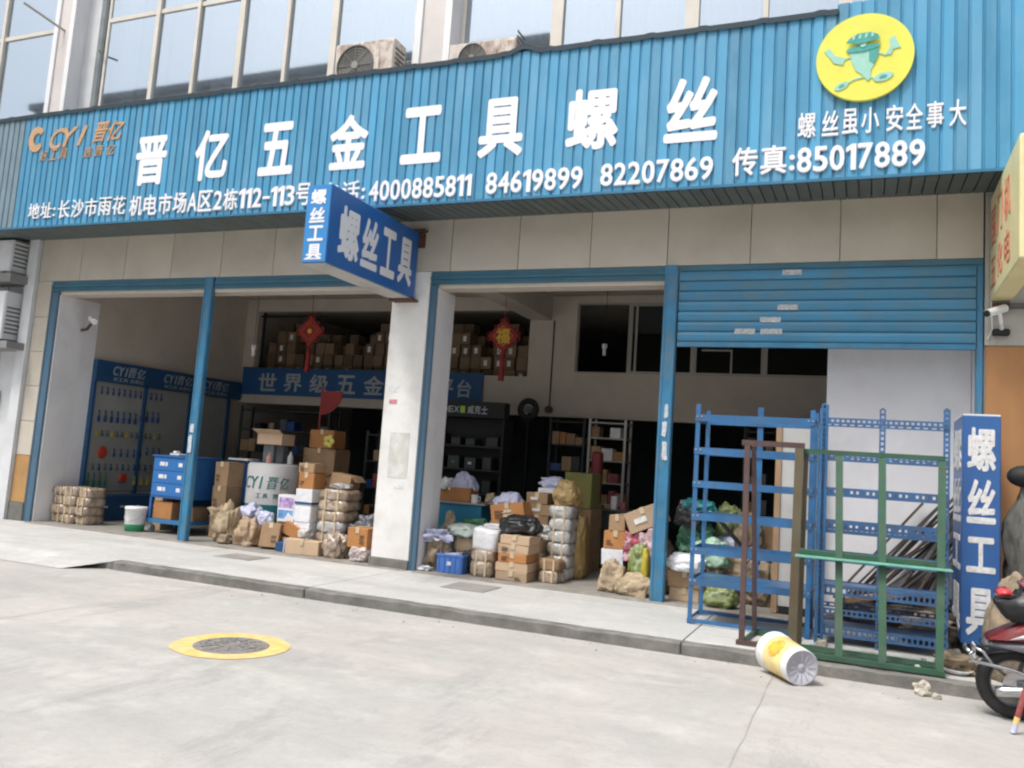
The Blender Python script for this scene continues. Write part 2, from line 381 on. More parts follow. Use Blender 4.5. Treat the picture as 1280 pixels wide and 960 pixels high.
# ---- goods
def carton(x0, x1, y0, y1, z0, z1, label, mat=None, cat='box', group=None, rz=0., rx=0., ry=0., tape=True, lab=False, name='cardboard_box'):
    mat = mat or M_card
    w, d, h = x1 - x0, y1 - y0, z1 - z0
    bm = BM(); bx(bm, -w / 2, w / 2, -d / 2, d / 2, 0, h, .006)
    for v in bm.verts: v.co += Vector((random.uniform(-1, 1), random.uniform(-1, 1), random.uniform(-1, 1) * .3)) * .006
    o = obj(name, bm, mat, None, label, cat, group, loc=((x0 + x1) / 2, (y0 + y1) / 2, z0), rot=(rx, ry, rz))
    if tape:
        t = BM(); tw = min(.028, w * .12); bx(t, -tw, tw, -d / 2 - .009, d / 2 + .009, h - min(.07, h * .5), h + .009)
        kid('tape', t, M_tape, o)
        s = BM(); bx(s, -w * .28, w * .05, -d / 2 - .012, -d / 2 + .01, h * .35, h * .6)
        if lab: kid('label', s, M_label, o)
        else:
            s.free()
            if w > .2 and random.random() < .75:
                s = BM(); xa = random.choice((-.38, .12)) * w
                for q in range(random.choice((2, 3))): bx(s, xa, xa + w * random.uniform(.14, .28), -d / 2 - .0115, -d / 2 - .0065, h * (.22 + .17 * q), h * (.31 + .17 * q))
                kid('print', s, M('carton_print', (.15, .085, .045), .8, var=.5, scale=60, bump=0), o)
        g = BM(); bx(g, -w / 2 - .008, w / 2 + .008, -d / 2 - .010, -d / 2 + .004, h * .5 - .006, h * .5 + .006)
        g.free()
    return o
def bag(cx, cy, cz, w, d, h, label, mat, cat='bag', seed=0, group=None, amp=.22, name='plastic_bag', rz=0., tip=0.):
    bm = BM(); bmesh.ops.create_icosphere(bm, subdivisions=5 if w * h > .05 else 4, radius=1.08)
    for v in bm.verts:
        n = v.co.normalized(); s = 1 + amp * noise.noise(n * 1.7 + Vector((seed, 3, 1))) * 1.6 + amp * .55 * noise.noise(n * 5.1 + Vector((seed, 1, 7))) - amp * .5 * abs(noise.noise(n * 3.4 + Vector((seed, 9, 2)))) - amp * .22 * abs(noise.noise(n * 8 + Vector((seed, 5, 2))))
        # squarish and settled on its base
        q = Vector((math.copysign(abs(n.x) ** .75, n.x), math.copysign(abs(n.y) ** .75, n.y), math.copysign(abs(n.z) ** .75, n.z))) * s
        z = max(q.z, -.78)
        pinch = 1 - tip * max(0, q.z) * .6
        v.co = Vector((q.x * w / 2 * pinch, q.y * d / 2 * pinch, (z + .78) / 1.7 * h))
    return obj(name, bm, mat, None, label, cat, group, loc=(cx, cy, cz), rot=(0, 0, rz), smooth=True)
def wrapped(x0, x1, y0, y1, z0, z1, label, mat=None, group=None, rz=0., cat='parcel'):
    w, d, h = x1 - x0, y1 - y0, z1 - z0
    bm = BM(); bx(bm, -w / 2, w / 2, -d / 2, d / 2, 0, h)
    bmesh.ops.subdivide_edges(bm, edges=bm.edges, cuts=3, use_grid_fill=True)
    sd_ = random.uniform(0, 99)
    for v in bm.verts:
        c_ = Vector((0, 0, h / 2)); r_ = v.co - c_
        k = 1 - .12 * ((abs(r_.x) / w * 2) ** 4 * (abs(r_.z) / h * 2) ** 4) - .06 * (abs(r_.x) / w * 2 * abs(r_.y) / d * 2) ** 2
        v.co = c_ + Vector((r_.x * k, r_.y * k, r_.z * (.97 + .03 * k))) + .020 * noise.noise_vector(v.co * 8 + Vector((sd_, 0, 0)))
    o = obj('wrapped_parcel', bm, mat or M_wrap, None, label, cat, group, loc=((x0 + x1) / 2, (y0 + y1) / 2, z0), rot=(0, 0, rz), smooth=True)
    for t in (-.22, .22):
        s = BM(); bx(s, w * t - .012, w * t + .012, -d / 2 - .008, d / 2 + .008, -.002 + .01, h + .006)
        kid('strap', s, M_tape, o)
    return o
exec_order = None
# ------------------------------------------------------------------ ground
ST = -.11
g = BM(); v = [g.verts.new(p) for p in ((-60, -60, ST), (80, -60, ST), (80, 20, ST), (-60, 20, ST))]; g.faces.new(v)
obj('street', g, M_street, kind='structure')
# pavement: flush slab with a dropped apron at the left end
def slab(name, x0, x1, y0, y1):
    b_ = BM(); bx(b_, x0, x1, y0, y1, ST - .05, 0); return obj(name, b_, M_walk, kind='structure')
pv = BM()
edges_x = [4.32, 7.075, 11.12, 16.5]
for i in range(3):
    xa, xb = edges_x[i], edges_x[i + 1]
    bx(pv, xa + .006, xb - .006, -2.02, -.02, ST - .05, 0, .004)
obj('pavement', pv, M_walk, kind='structure')
ap = BM()
pts = [(-14, -.02, 0), (4.32, -.02, 0), (4.32, -1.1, 0), (4.32, -2.02, -.012), (4.05, -2.55, ST + .004), (-14, -2.75, ST + .004), (-14, -1.3, 0)]
A = [ap.verts.new(p) for p in [(-14, -.02, 0), (4.31, -.02, 0), (4.31, -1.3, -.004), (-14, -1.3, -.004), (-14, -2.7, ST + .004), (3.9, -2.55, ST + .004), (4.31, -2.05, -.01)]]
ap.faces.new([A[0], A[3], A[2], A[1]]); ap.faces.new([A[3], A[4], A[5], A[6], A[2]])
obj('pavement_apron', ap, M_walk, kind='structure')
# kerb stones
kb = []
x = 4.33; k = 0
while x < 16.4:
    nx = [q for q in (7.075, 11.12, 16.5) if q > x + .01][0]; L_ = nx - x; b_ = BM()
    bx(b_, x + .005, min(x + L_, 16.5) - .004, -2.17 + random.uniform(-.006, .006), -2.022, ST - .04, -.002 + random.uniform(-.006, .004), .012)
    bmesh.ops.subdivide_edges(b_, edges=[e for e in b_.edges if e.calc_length() > .5], cuts=int(L_ * 9))
    for v in b_.verts:
        v.co += noise.noise_vector(v.co * 5) * .014
    o = obj('kerb_stone', b_, M_kerb, kind='structure'); x += L_
b_ = BM()
A = [b_.verts.new(p) for p in [(3.93, -2.16, ST), (4.33, -2.16, ST), (4.33, -2.03, ST), (4.33, -2.16, -.006), (4.33, -2.03, -.004), (3.93, -2.03, ST)]]
b_.faces.new([A[0], A[1], A[3]]); b_.faces.new([A[5], A[4], A[2]]); b_.faces.new([A[0], A[3], A[4], A[5]]); b_.faces.new([A[1], A[2], A[4], A[3]])
obj('kerb_stone', b_, M_kerb, kind='structure')
# cast joints in the street (shallow grooves read as thin dark lines)
j = BM()
def ribbon(pts, w):
    prev = None
    for (x, y) in pts:
        cur = (j.verts.new((x - w / 2, y, ST + .003)), j.verts.new((x + w / 2, y, ST + .003)))
        if prev: j.faces.new((prev[0], prev[1], cur[1], cur[0]))
        prev = cur
ribbon([(11.94 + .006 * math.sin(k * 2.1), -2.25 - k * .3) for k in range(24)], .010)
ribbon([(5.9 + .006 * math.sin(k * 1.7), -2.25 - k * .3) for k in range(24)], .007)
obj('street_joint', j, M('joint', (.34, .325, .30), .95, var=.2, world_co=True), kind='structure')
# manhole
mh = empty('manhole_cover', (7.975, -4.36, ST), 'grey iron manhole cover ringed with worn yellow paint in the street', 'manhole')
def disc(r, z, n=40, r0=0, wob=0):
    b_ = BM(); o_ = [b_.verts.new(((r + wob * noise.noise(Vector((math.cos(t) * 2, math.sin(t) * 2, 5)))) * math.cos(t), (r + wob * noise.noise(Vector((math.cos(t) * 2, math.sin(t) * 2, 5)))) * math.sin(t), z)) for t in [2 * math.pi * k / n for k in range(n)]]
    if r0:
        i_ = [b_.verts.new((r0 * math.cos(t), r0 * math.sin(t), z)) for t in [2 * math.pi * k / n for k in range(n)]]
        for k in range(n): b_.faces.new((o_[k], o_[(k + 1) % n], i_[(k + 1) % n], i_[k]))
    else: b_.faces.new(o_)
    return b_
kid('painted_ring', disc(.455, .004, 64, .26, .025), M_ypaint, mh)
b_ = BM(); lathe(b_, [(.0001, .012), (.26, .012), (.27, .008), (.285, .009), (.30, .002), (.30, -.02)], 40); kid('cover', b_, M_iron, mh)
b_ = BM()
for r_ in (.07, .14, .21): torus(b_, r_, .006, 32, 6, Matrix.Translation((0, 0, .012)))
for k in range(12):
    t = k * math.pi / 6; bar(b_, (.1 * math.cos(t), .1 * math.sin(t), .014), (.24 * math.cos(t), .24 * math.sin(t), .014), .012, .008)
kid('raised_pattern', b_, M_iron, mh)
# drain slabs in the pavement
for (x0, x1, y0, y1, lb) in ((4.76, 5.28, -.90, -.50, 'dark square service cover in the pavement left of the white pillar'), (8.12, 8.62, -.95, -.45, 'dark square service cover in the pavement in front of the cardboard stacks')):
    e_ = empty('service_cover', ((x0 + x1) / 2, (y0 + y1) / 2, 0), lb, 'drain cover')
    b_ = BM(); bx(b_, x0, x1, y0, y1, -.01, .006, .003); obj('lid', b_, M('slab_grey', (.27, .26, .245), .9, var=.2, dirt=.4), e_)
    b_ = BM()
    for q in ((x0 - .03, x1 + .03, y0 - .03, y0 - .002), (x0 - .03, x1 + .03, y1 + .002, y1 + .03), (x0 - .03, x0 - .002, y0 - .002, y1 + .002), (x1 + .002, x1 + .03, y0 - .002, y1 + .002)): bx(b_, *q, -.01, .004)
    obj('rim', b_, M_iron, e_)

# ------------------------------------------------------------------ shop building
bld = empty('shop_building', (6.7, 0, 0), 'white and beige two storey shop building with blue roller door frames', 'building')
def P(name, mat, *boxes, bev=0., parent=bld, label=None, **k):
    if len(boxes) > 1 and name in ('wall_panel', 'side', 'bracket', 'wall', 'side_wall', 'back_wall', 'ledge', 'foot', 'label', 'notice', 'ac_support'):
        for q in boxes: o = P(name, mat, q, bev=bev, parent=parent, label=label, **k)
        return o
    b_ = BM()
    for q in boxes: bx(b_, *q, bev=bev)
    return obj(name, b_, mat, parent, label, **k)
P('wall_beam', M_cream, (-.33, 13.72, .012, .30, 3.745, 6.55))
xs = [-.33] + [.6 + .975 * k for k in range(14)] + [13.722]
xs = [q for q in xs if q <= 13.3] + [13.722]
for i in range(len(xs) - 1):
    b_ = BM(); bx(b_, xs[i] + .004, xs[i + 1] - .004, -.03, .0, 3.972, 4.72, .002); obj('facade_panel', b_, M_tile, bld)
for z0, z1 in ((1.07, 1.62), (1.628, 2.2), (2.208, 2.78), (2.788, 3.36), (3.368, 3.966)):
    P('facade_panel', M_tile, (-.33, -.004, -.03, .0, z0, z1))
P('facade_panel', M_tileo, (-.33, -.004, -.032, .0, .30, 1.062), label='orange lower tile of the left column')
P('column_base', M_kerb, (-.35, -.002, -.045, .0, -.05, .295))
P('column', M_cream, (-.33, -.002, .002, .30, -.05, 3.744))
# white pillar between the two double bays
P('pillar', M_wallw, (6.572, 7.14, -.03, .30, .12, 3.970), bev=.006)
P('pillar', M_inwhite, (6.60, 7.255, .302, .52, -.05, 3.744))
P('pillar', M_inwhite, (7.142, 7.255, .002, .30, -.05, 3.744))
P('pillar_base', M_kerb, (6.555, 7.145, -.055, .295, -.05, .118), bev=.006)
pn = [((6.64, 6.80, 2.32, 2.40), M_label), ((6.66, 6.78, 2.16, 2.22), M('pink_sticker', (.6, .25, .28), .7, var=.3, scale=40)), ((6.72, 7.02, 1.18, 1.78), M('torn_paper', (.56, .56, .52), .8, var=.1, dirt=.9, dirtcol=(.74, .74, .73), dscale=5)), ((6.84, 6.98, 1.04, 1.12), M_label)]
for (q, m_) in pn:
    P('notice', m_, (q[0], q[1], -.034, -.031, q[2], q[3]))
# door frames
def frame_post(x0, x1, y0, y1, z0, z1, name='door_post', mat=M_post):
    b_ = BM(); bx(b_, x0, x1, y0, y1, z0, z1, .006); o = obj(name, b_, mat, bld)
    for xx in (x0 + .012, x1 - .032):
        b_ = BM(); bx(b_, xx, xx + .02, y0 - .008, y0 + .002, z0 + .02, z1 - .02); obj('guide_rail', b_, mat, o)
    return o
M_jamb = M('jamb_blue_grey', (.06, .13, .20), .5, var=.12, dirt=.3, dirtcol=(.12, .14, .16))
frame_post(.0, .185, -.025, .0, -.04, 3.79, 'door_jamb', M_jamb)
pa = frame_post(3.268, 3.43, -.05, .03, -.02, 3.97)
frame_post(7.143, 7.258, -.025, .0, -.04, 3.79, 'door_jamb', M_jamb)
pb = frame_post(10.336, 10.50, -.05, .05, -.02, 3.97)
frame_post(13.66, 13.725, -.02, .12, -.04, 3.90, 'door_jamb', M_post)
for (x0, x1, z0, z1, p_) in ((3.29, 3.37, 1.28, 1.58, pa), (3.30, 3.38, 1.6, 1.74, pa), (10.40, 10.47, 1.62, 1.86, pb), (10.385, 10.45, 1.9, 2.10, pb), (10.41, 10.46, 2.12, 2.3, pb)):
    b_ = BM(); y_ = -.0585
    n_ = 9; ring = []
    for k in range(n_ * 2):
        t = k / (n_ * 2) * 2 * math.pi; ring.append(((x0 + x1) / 2 + (x1 - x0) / 2 * max(-1, min(1, 1.3 * math.cos(t))) * random.uniform(.7, 1), (z0 + z1) / 2 + (z1 - z0) / 2 * max(-1, min(1, 1.3 * math.sin(t))) * random.uniform(.8, 1)))
    prism(b_, ring, y_ - .0015, y_); obj('torn_sticker', b_, M('torn_sticker', (.50, .55, .60), .7, var=.25, scale=30), p_)
for x0, x1 in ((.0, 3.266), (3.457, 6.57), (7.143, 10.334)):
    P('door_lintel', M_lint, (x0, x1, -.01, .16, 3.795, 3.968))
    P('lintel_lip', M_lint, (x0, x1, -.035, -.012, 3.865, 3.90), (x0, x1, -.03, -.012, 3.795, 3.812))
P('door_lintel', M_lint, (10.514, 13.722, -.01, .16, 3.905, 3.968))
# roller shutter, mostly raised
sh = P('roller_shutter', M_post, (10.515, 13.655, -.006, .008, 2.985, 3.9), label='blue slatted roller shutter lowered a fifth of the way')
nsl = 7; zz = 3.05; pit = .1215
sl0 = None
for k in range(nsl):
    b_ = BM(); z0 = zz + k * pit
    prof = [(0, .0), (-.016, .008), (-.024, .032), (-.025, .075), (-.016, .108), (0, .118)]
    n_ = len(prof); l_ = [b_.verts.new((10.516, -.007 + y, z0 + z)) for y, z in prof]; r_ = [b_.verts.new((13.654, -.007 + y, z0 + z)) for y, z in prof]
    for i in range(n_ - 1): b_.faces.new((l_[i], l_[i + 1], r_[i + 1], r_[i]))
    b_.faces.new(l_); b_.faces.new(r_[::-1])
    obj('slat', b_, M('shutter_blue', (.04, .205, .36), .4, var=.12, scale=1.2, rand=.06, dirt=.75, dirtcol=(.10, .18, .22), dscale=3.5, zstreak=.8), sh, smooth=False)
b_ = BM(); bx(b_, 10.516, 13.654, -.036, -.0065, 2.985, 3.045, .004); obj('bottom_rail', b_, M_post, sh)
for (x0, x1, z0) in ((11.69, 11.90, 3.825), (11.65, 11.87, 3.42), (11.46, 11.69, 3.275), (11.18, 11.41, 3.14), (11.47, 11.71, 3.14)):
    b_ = BM(); bx(b_, x0, x1, -.0345, -.0325, z0, z0 + .062); o = obj('sticker', b_, M('shutter_sticker', (.42, .44, .46), .6, var=.35, scale=45, bump=0), sh)

# ---- inside of the shop
P('side_wall', M_cream, (.0, .2, .802, 9.0, -.05, 4.6))
P('side_wall', M_inwhite, (.0, .197, .522, .80, -.05, 3.744), label='pale strip of wall before the tool display')
P('side_wall', M_cream, (.0, .2, .522, .80, 3.746, 4.6))
P('side_wall', M_cream, (.0, .2, .302, .52, 3.746, 4.6))
P('side_wall', M_inwhite, (.0, .2, .002, .52, -.05, 3.744), label='pale pilaster inside the left jamb')
P('side_wall', M_inwhite, (13.665, 13.9, .13, 9.0, -.05, 4.6))
P('partition_wall', M_inwhite, (12.185, 13.66, .42, .52, -.02, 4.58), (12.185, 12.28, .522, 4.58, -.02, 4.58), label='plain white partition wall seen behind the racks')
P('back_wall', M_cream, (.202, .5, 4.6, 4.8, 2.36, 4.59), (.5, 6.79, 4.6, 4.8, 2.36, 3.08), (.5, 6.79, 4.6, 4.8, 4.33, 4.59), (6.79, 7.71, 4.6, 4.8, 2.36, 4.59), (7.71, 12.16, 4.6, 4.8, 2.36, 3.17), (7.71, 12.16, 4.6, 4.8, 4.45, 4.59))
P('ceiling', M_cream, (.0, 13.9, .302, 9.2, 4.602, 4.75))
P('ceiling_beam', M_cream, (6.82, 7.22, .302, 4.598, 4.13, 4.60))
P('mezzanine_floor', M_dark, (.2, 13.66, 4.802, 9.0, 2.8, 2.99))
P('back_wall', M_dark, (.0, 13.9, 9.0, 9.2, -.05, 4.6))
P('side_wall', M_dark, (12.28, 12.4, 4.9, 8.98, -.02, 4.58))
fl = BM(); bx(fl, .0, 13.66, -.019, 9.0, -.2, .012, .003); obj('floor', fl, M_floor, kind='structure')
th = BM(); bx(th, .19, 7.13, -.15, -.021, -.03, .010, .003); bx(th, 7.26, 13.66, -.15, -.021, -.03, .010, .003); obj('threshold', th, M('threshold', (.27, .245, .22), .9, var=.25, scale=6, dirt=.5, dirtcol=(.16, .14, .12), bump=.3), kind='structure')
# inner windows on the mezzanine wall
def iw(x0, x1, z0, z1, w=.04, glass=True, open_=False):
    b_ = BM()
    for q in ((x0, x1, z0, z0 + w), (x0, x1, z1 - w, z1), (x0, x0 + w, z0 + w, z1 - w), (x1 - w, x1, z0 + w, z1 - w)): bx(b_, q[0], q[1], 4.63, 4.68, q[2], q[3])
    f_ = obj('window', b_, M_alu, bld)
    if glass:
        b_ = BM(); bx(b_, x0 + w, x1 - w, 4.652, 4.658, z0 + w, z1 - w); obj('pane', b_, M_dglass, f_)
    return f_
iw(7.712, 8.69, 3.172, 4.448, .025, False)
iw(8.692, 9.84, 3.172, 4.448, .05)
iw(9.842, 11.02, 3.172, 4.448, .05)
iw(11.022, 12.15, 3.172, 4.448, .05)
P('window_sash', M_alu, (9.98, 10.50, 4.61, 4.628, 3.60, 3.63), (10.47, 10.50, 4.61, 4.628, 3.2, 3.6), (8.80, 8.84, 4.60, 4.628, 3.2, 4.42))
# conduit and ceiling lamps
b_ = BM(); cyl(b_, (7.275, 4.585, 2.55), (7.275, 4.585, 4.13), .012, n=8); o_ = obj('conduit', b_, M_matblack, bld)
b_ = BM(); cyl(b_, (7.275, 4.595, 2.48), (7.275, 4.53, 2.48), .07, n=16); obj('junction_box', b_, M_brown, bld)

# ---- upper floor
UW = .06
P('upper_floor', M_walln, (-4, 16.5, .302, .40, 6.3, 6.55), (-4, 16.5, .0, 4, 10.4, 10.6))
P('upper_room', M('upper_room_wall', (.42, .43, .44), .8), (-4, 16.5, 3.8, 3.9, 6.4, 10.4), (-4, 16.5, .402, 3.8, 6.3, 6.4), (-4.1, -4, .1, 3.9, 6.3, 10.4), (16.5, 16.6, .1, 3.9, 6.3, 10.4))
M_colp = M('upper_column', (.66, .62, .60), .7, var=.05, dirt=.2, dirtcol=(.5, .46, .42))
M_colw = M('upper_reveal', (.78, .79, .81), .6, var=.03)
def ucol(x0, x1, y0=-.18):
    w = .10
    P('column', M_colp, (x0 + w, x1 - w, y0, .3, 6.551, 10.39))
    for q in ((x0, x0 + w - .002), (x1 - w + .002, x1)): P('column_edge', M_colw, (q[0], q[1], y0 - .03, .3, 6.551, 10.39))
ucol(-.53, -.06); ucol(6.68, 7.24)
P('wall_panel', M_walln, (-.058, .24, .05, .3, 6.551, 10.39), (7.242, 7.27, .05, .3, 6.551, 10.39))
P('downpipe', M('downpipe_grey', (.20, .23, .24), .6, var=.2), (.25, .40, .02, .10, 6.551, 10.39), bev=.03)
def bigwin(x0, x1, mull, tz):
    b_ = BM(); w = .05
    for q in ((x0, x1, 6.56, 6.64), (x0, x1, 10.3, 10.38), (x0, x0 + w, 6.64, 10.3), (x1 - w, x1, 6.64, 10.3)): bx(b_, q[0], q[1], UW, UW + .07, q[2], q[3])
    f_ = obj('window', b_, M_mull, bld)
    cuts = [x0 + w] + [m for m, _ in mull] + [x1 - w]
    ws = [0] + [w_ for _, w_ in mull] + [0]
    for m, w_ in mull:
        b_ = BM(); bx(b_, m - w_ / 2, m + w_ / 2, UW - .03, UW + .06, 6.64, 10.3); obj('mullion', b_, M_mull, f_)
    for i in range(len(cuts) - 1):
        a_, c_ = cuts[i] + ws[i] / 2, cuts[i + 1] - ws[i + 1] / 2
        b_ = BM(); bx(b_, a_, c_, UW - .005, UW + .05, tz - .035, tz + .035); obj('transom', b_, M_mull, f_)
        for z0, z1 in ((6.64, tz - .035), (tz + .035, 10.3)):
            b_ = BM(); tlt = random.uniform(-.004, .004); bx(b_, a_, c_, UW + .02 + tlt, UW + .026 + tlt, z0, z1); obj('pane', b_, M_glass, f_)
    return f_
bigwin(-3.6, -.535, [(-2.17, .07)], 8.55)
bigwin(.42, 6.555, [(1.58, .08), (2.46, .06), (3.36, .10), (4.27, .06), (5.14, .11)], 8.55)
bigwin(7.272, 16.3, [(8.70, .16), (9.54, .06), (10.50, .17), (11.39, .06), (12.30, .15), (13.2, .06), (14.2, .15)], 8.55)
# curtains added behind the upper panes, toned to set how bright the glass looks
def fill_curtain(x0, x1, z0, z1, y=.32, mat=M_curt, amp=.03, fr=9):
    b_ = BM(); n_ = max(4, int((x1 - x0) * fr)); pr_ = None
    for i in range(n_ * 2 + 1):
        xx = x0 + (x1 - x0) * i / (n_ * 2); yy = y + (amp if i % 2 else -amp)
        c_ = (b_.verts.new((xx, yy, z0)), b_.verts.new((xx, yy, z1)))
        if pr_: b_.faces.new((pr_[0], pr_[1], c_[1], c_[0]))
        pr_ = c_
    return obj('fill_curtain', b_, mat, bld)
fill_curtain(-3.5, -.6, 6.6, 10.3, .30, M_curtw, .02)
fill_curtain(.45, .98, 6.6, 10.3, .28, M_curtw, .015); fill_curtain(1.0, 1.6, 6.9, 10.3, .34); fill_curtain(1.66, 2.4, 6.85, 10.3, .36)
fill_curtain(2.5, 3.3, 6.8, 10.3, .34); fill_curtain(3.4, 4.25, 6.7, 10.3, .38, M_curt, .03, 6); fill_curtain(4.35, 5.1, 6.6, 10.3, .32, M_curt, .02, 14); fill_curtain(5.2, 6.5, 6.6, 10.3, .36, M_curt, .03)
fill_curtain(7.35, 8.1, 6.6, 10.3, .42, M('fill_curtain_dim', (.26, .30, .31), .8), .02); fill_curtain(8.15, 8.6, 6.6, 10.3, .36, M_curt, .02)
fill_curtain(8.8, 9.45, 6.6, 10.3, .4, M_curt, .02); fill_curtain(9.6, 9.85, 6.6, 10.3, .38, M_curt, .02); fill_curtain(9.87, 10.38, 6.6, 10.3, .30, M_curtw, .02); fill_curtain(10.62, 11.3, 6.6, 10.3, .30, M_curtw, .03)
fill_curtain(11.45, 12.2, 6.6, 10.3, .36, M_curt, .03); fill_curtain(12.4, 13.1, 6.6, 10.3, .34, M_curt, .03)
for (cx_, w_, h_, sd_, lb) in ((1.35, .5, .45, 1, 'low white bundle behind the upper window above the logo'), (2.0, .8, .42, 2, 'wide white plastic bundle on the upper window sill'), (2.9, .6, .62, 3, 'tall white plastic bundle on the upper window sill'), (3.7, .55, .5, 4, 'white sack on the upper sill left of the air conditioner')):
    bag(cx_, .28, 6.41, w_, .3, h_ + .2, lb, M_wbag, 'bag', sd_, name='stored_bundle')
for (x0, x1, z1, lb) in ((8.86, 9.02, 6.82, 'small white box on the upper window sill'), (9.06, 9.40, 6.92, 'larger white box on the upper window sill')):
    carton(x0, x1, .14, .28, 6.6, z1 , lb, M_wbag, 'box', tape=False, name='white_box')
# flag brackets by the left window
b_ = BM(); cyl(b_, (-.30, -.18, 8.35), (-.62, -.75, 8.60), .022, n=8); obj('flag_bracket', b_, M_alu, None, 'short grey pipe bracket sticking out from the left upper column', 'bracket')
b_ = BM(); cyl(b_, (.40, .02, 7.95), (.50, -.12, 7.93), .018, n=8); obj('flag_bracket', b_, M_alu, None, 'tiny dark pipe stub on the downpipe by the upper window', 'bracket')

# ---- the block across the street that the upper panes reflect
ob = empty('apartment_block', (-12, -36, 0), 'grey apartment block across the street, mirrored in the upper windows', 'building')
P('wall', M('opposite_block', (.80, .82, .84), .85, var=.06, scale=.2, world_co=True), (-50, -6, -46, -36, -.1, 27), parent=ob)
P('roof', M('opposite_roof', (.5, .5, .5), .9), (-50.4, -5.6, -46.3, -35.6, 27.02, 27.5), parent=ob)
wm = BM(); bx(wm, -1., 1., -.03, .0, 0, 1.7); wme = bpy.data.meshes.new('window'); wm.to_mesh(wme); wm.free(); wme.materials.append(M('opposite_glass', (.50, .54, .58), .3, .8))
for fl_ in range(8):
    for k in range(13):
        o = bpy.data.objects.new('window', wme); COL.objects.link(o); place(o, Vector((-48.4 + k * 3.4, -35.97, 1.6 + fl_ * 3.3)), ob)

# ---- neighbours
nl = empty('neighbour_shop', (-3, 0, 0), 'pale grey neighbouring shop front at the left edge', 'building')
P('wall', M_walln, (-.56, -.345, -.10, .3, -.05, 4.7), (-.55, -.36, .3, 1, -.05, 4.7), parent=nl)
P('wall', M_walln, (-12, -1.12, .02, .3, -.05, 4.7), (-1.12, -.56, .05, .3, -.05, 4.7), parent=nl)
P('ledge', M('ledge_grey', (.22, .22, .22), .8), (-8, -.50, -.42, .04, 3.90, 4.04), (-8, -.38, -.42, .04, 2.78, 2.90), parent=nl)
P('window', M_alu, (-3, -.98, -.0, .04, .9, 2.1), parent=nl)
P('door_sill', M_kerb, (-6, -.48, -.12, .02, -.05, .16), parent=nl)
nr = empty('neighbour_shop', (15, 0, 0), 'grey tiled neighbouring front with orange plywood boards on the right', 'building')
P('wall', M('neighbour_tile', (.42, .41, .37), .6, var=.05, dirt=.3), (13.735, 18.5, -.025, .28, 3.035, 4.72), (13.735, 13.775, -.032, -.025, 3.035, 4.64), parent=nr)
P('wall', M_walln, (13.735, 18.5, .02, .28, -.05, 3.03), parent=nr)
for x0, x1 in ((13.745, 14.95), (14.96, 16.2), (16.21, 17.4)): P('plywood_panel', M_wood, (x0, x1, -.02, .018, .02, 3.028), parent=nr)
P('ledge', M('ledge_dark', (.10, .10, .10), .6), (13.9, 18, -.10, -.026, 3.42, 3.47), parent=nr)

# ------------------------------------------------------------------ big corrugated sign
sg = empty('storefront_sign', (6.7, -.85, 4.64), 'long corrugated blue shop sign with white Chinese lettering and yellow emblem', 'sign')
SY = -.87
pitch = .125
def strip_mesh(w, h, prof, name):
    b_ = BM(); lo = [b_.verts.new((x, y, 0)) for x, y in prof]; hi = [b_.verts.new((x, y, h)) for x, y in prof]
    for i in range(len(prof) - 1): b_.faces.new((lo[i], lo[i + 1], hi[i + 1], hi[i]))
    b_.faces.new(lo[::-1]); b_.faces.new(hi)
    bmesh.ops.recalc_face_normals(b_, faces=b_.faces); me = bpy.data.meshes.new(name); b_.to_mesh(me); b_.free(); return me
prof = [(-pitch / 2, .035), (-pitch / 2, .019), (-pitch / 2 + .010, .019), (-pitch / 2 + .022, .0), (pitch / 2 - .012, .0), (pitch / 2 - .003, .019), (pitch / 2, .019), (pitch / 2, .035)]
me_a = strip_mesh(pitch, 1.86, prof, 'panel_strip'); me_a.materials.append(M_sblue)
me_b = strip_mesh(pitch, 1.86, prof, 'panel_strip'); me_b.materials.append(M_sblue2)
me_c = strip_mesh(pitch, 1.93, prof, 'panel_strip'); me_c.materials.append(M_sblue)
x = -2.45
while x < 15.2:
    me = me_b if x < .02 else (me_c if x > 12.26 else me_a)
    o = bpy.data.objects.new('panel_strip', me); COL.objects.link(o); place(o, Vector((x, SY, 4.64)), sg); x += pitch
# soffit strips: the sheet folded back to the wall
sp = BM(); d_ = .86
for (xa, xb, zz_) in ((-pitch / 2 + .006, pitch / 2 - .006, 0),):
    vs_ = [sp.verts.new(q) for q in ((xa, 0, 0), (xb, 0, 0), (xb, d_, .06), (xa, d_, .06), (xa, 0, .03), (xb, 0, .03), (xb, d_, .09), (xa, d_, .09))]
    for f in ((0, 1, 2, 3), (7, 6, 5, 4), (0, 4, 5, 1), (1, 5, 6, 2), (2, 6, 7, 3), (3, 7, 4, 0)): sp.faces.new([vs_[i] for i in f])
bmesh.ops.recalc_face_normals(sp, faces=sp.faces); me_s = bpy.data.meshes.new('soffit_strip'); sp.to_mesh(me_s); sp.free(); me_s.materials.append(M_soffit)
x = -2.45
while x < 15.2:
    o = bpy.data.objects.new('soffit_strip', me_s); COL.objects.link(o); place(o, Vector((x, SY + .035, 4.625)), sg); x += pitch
P('backing', M_trim, (-2.4, 15.2, SY + .036, SY + .05, 4.72, 6.48), (-2.4, 15.2, SY + .05, -.03, 6.44, 6.47), (-2.4, 15.2, SY + .05, -.032, 4.725, 4.74), parent=sg)
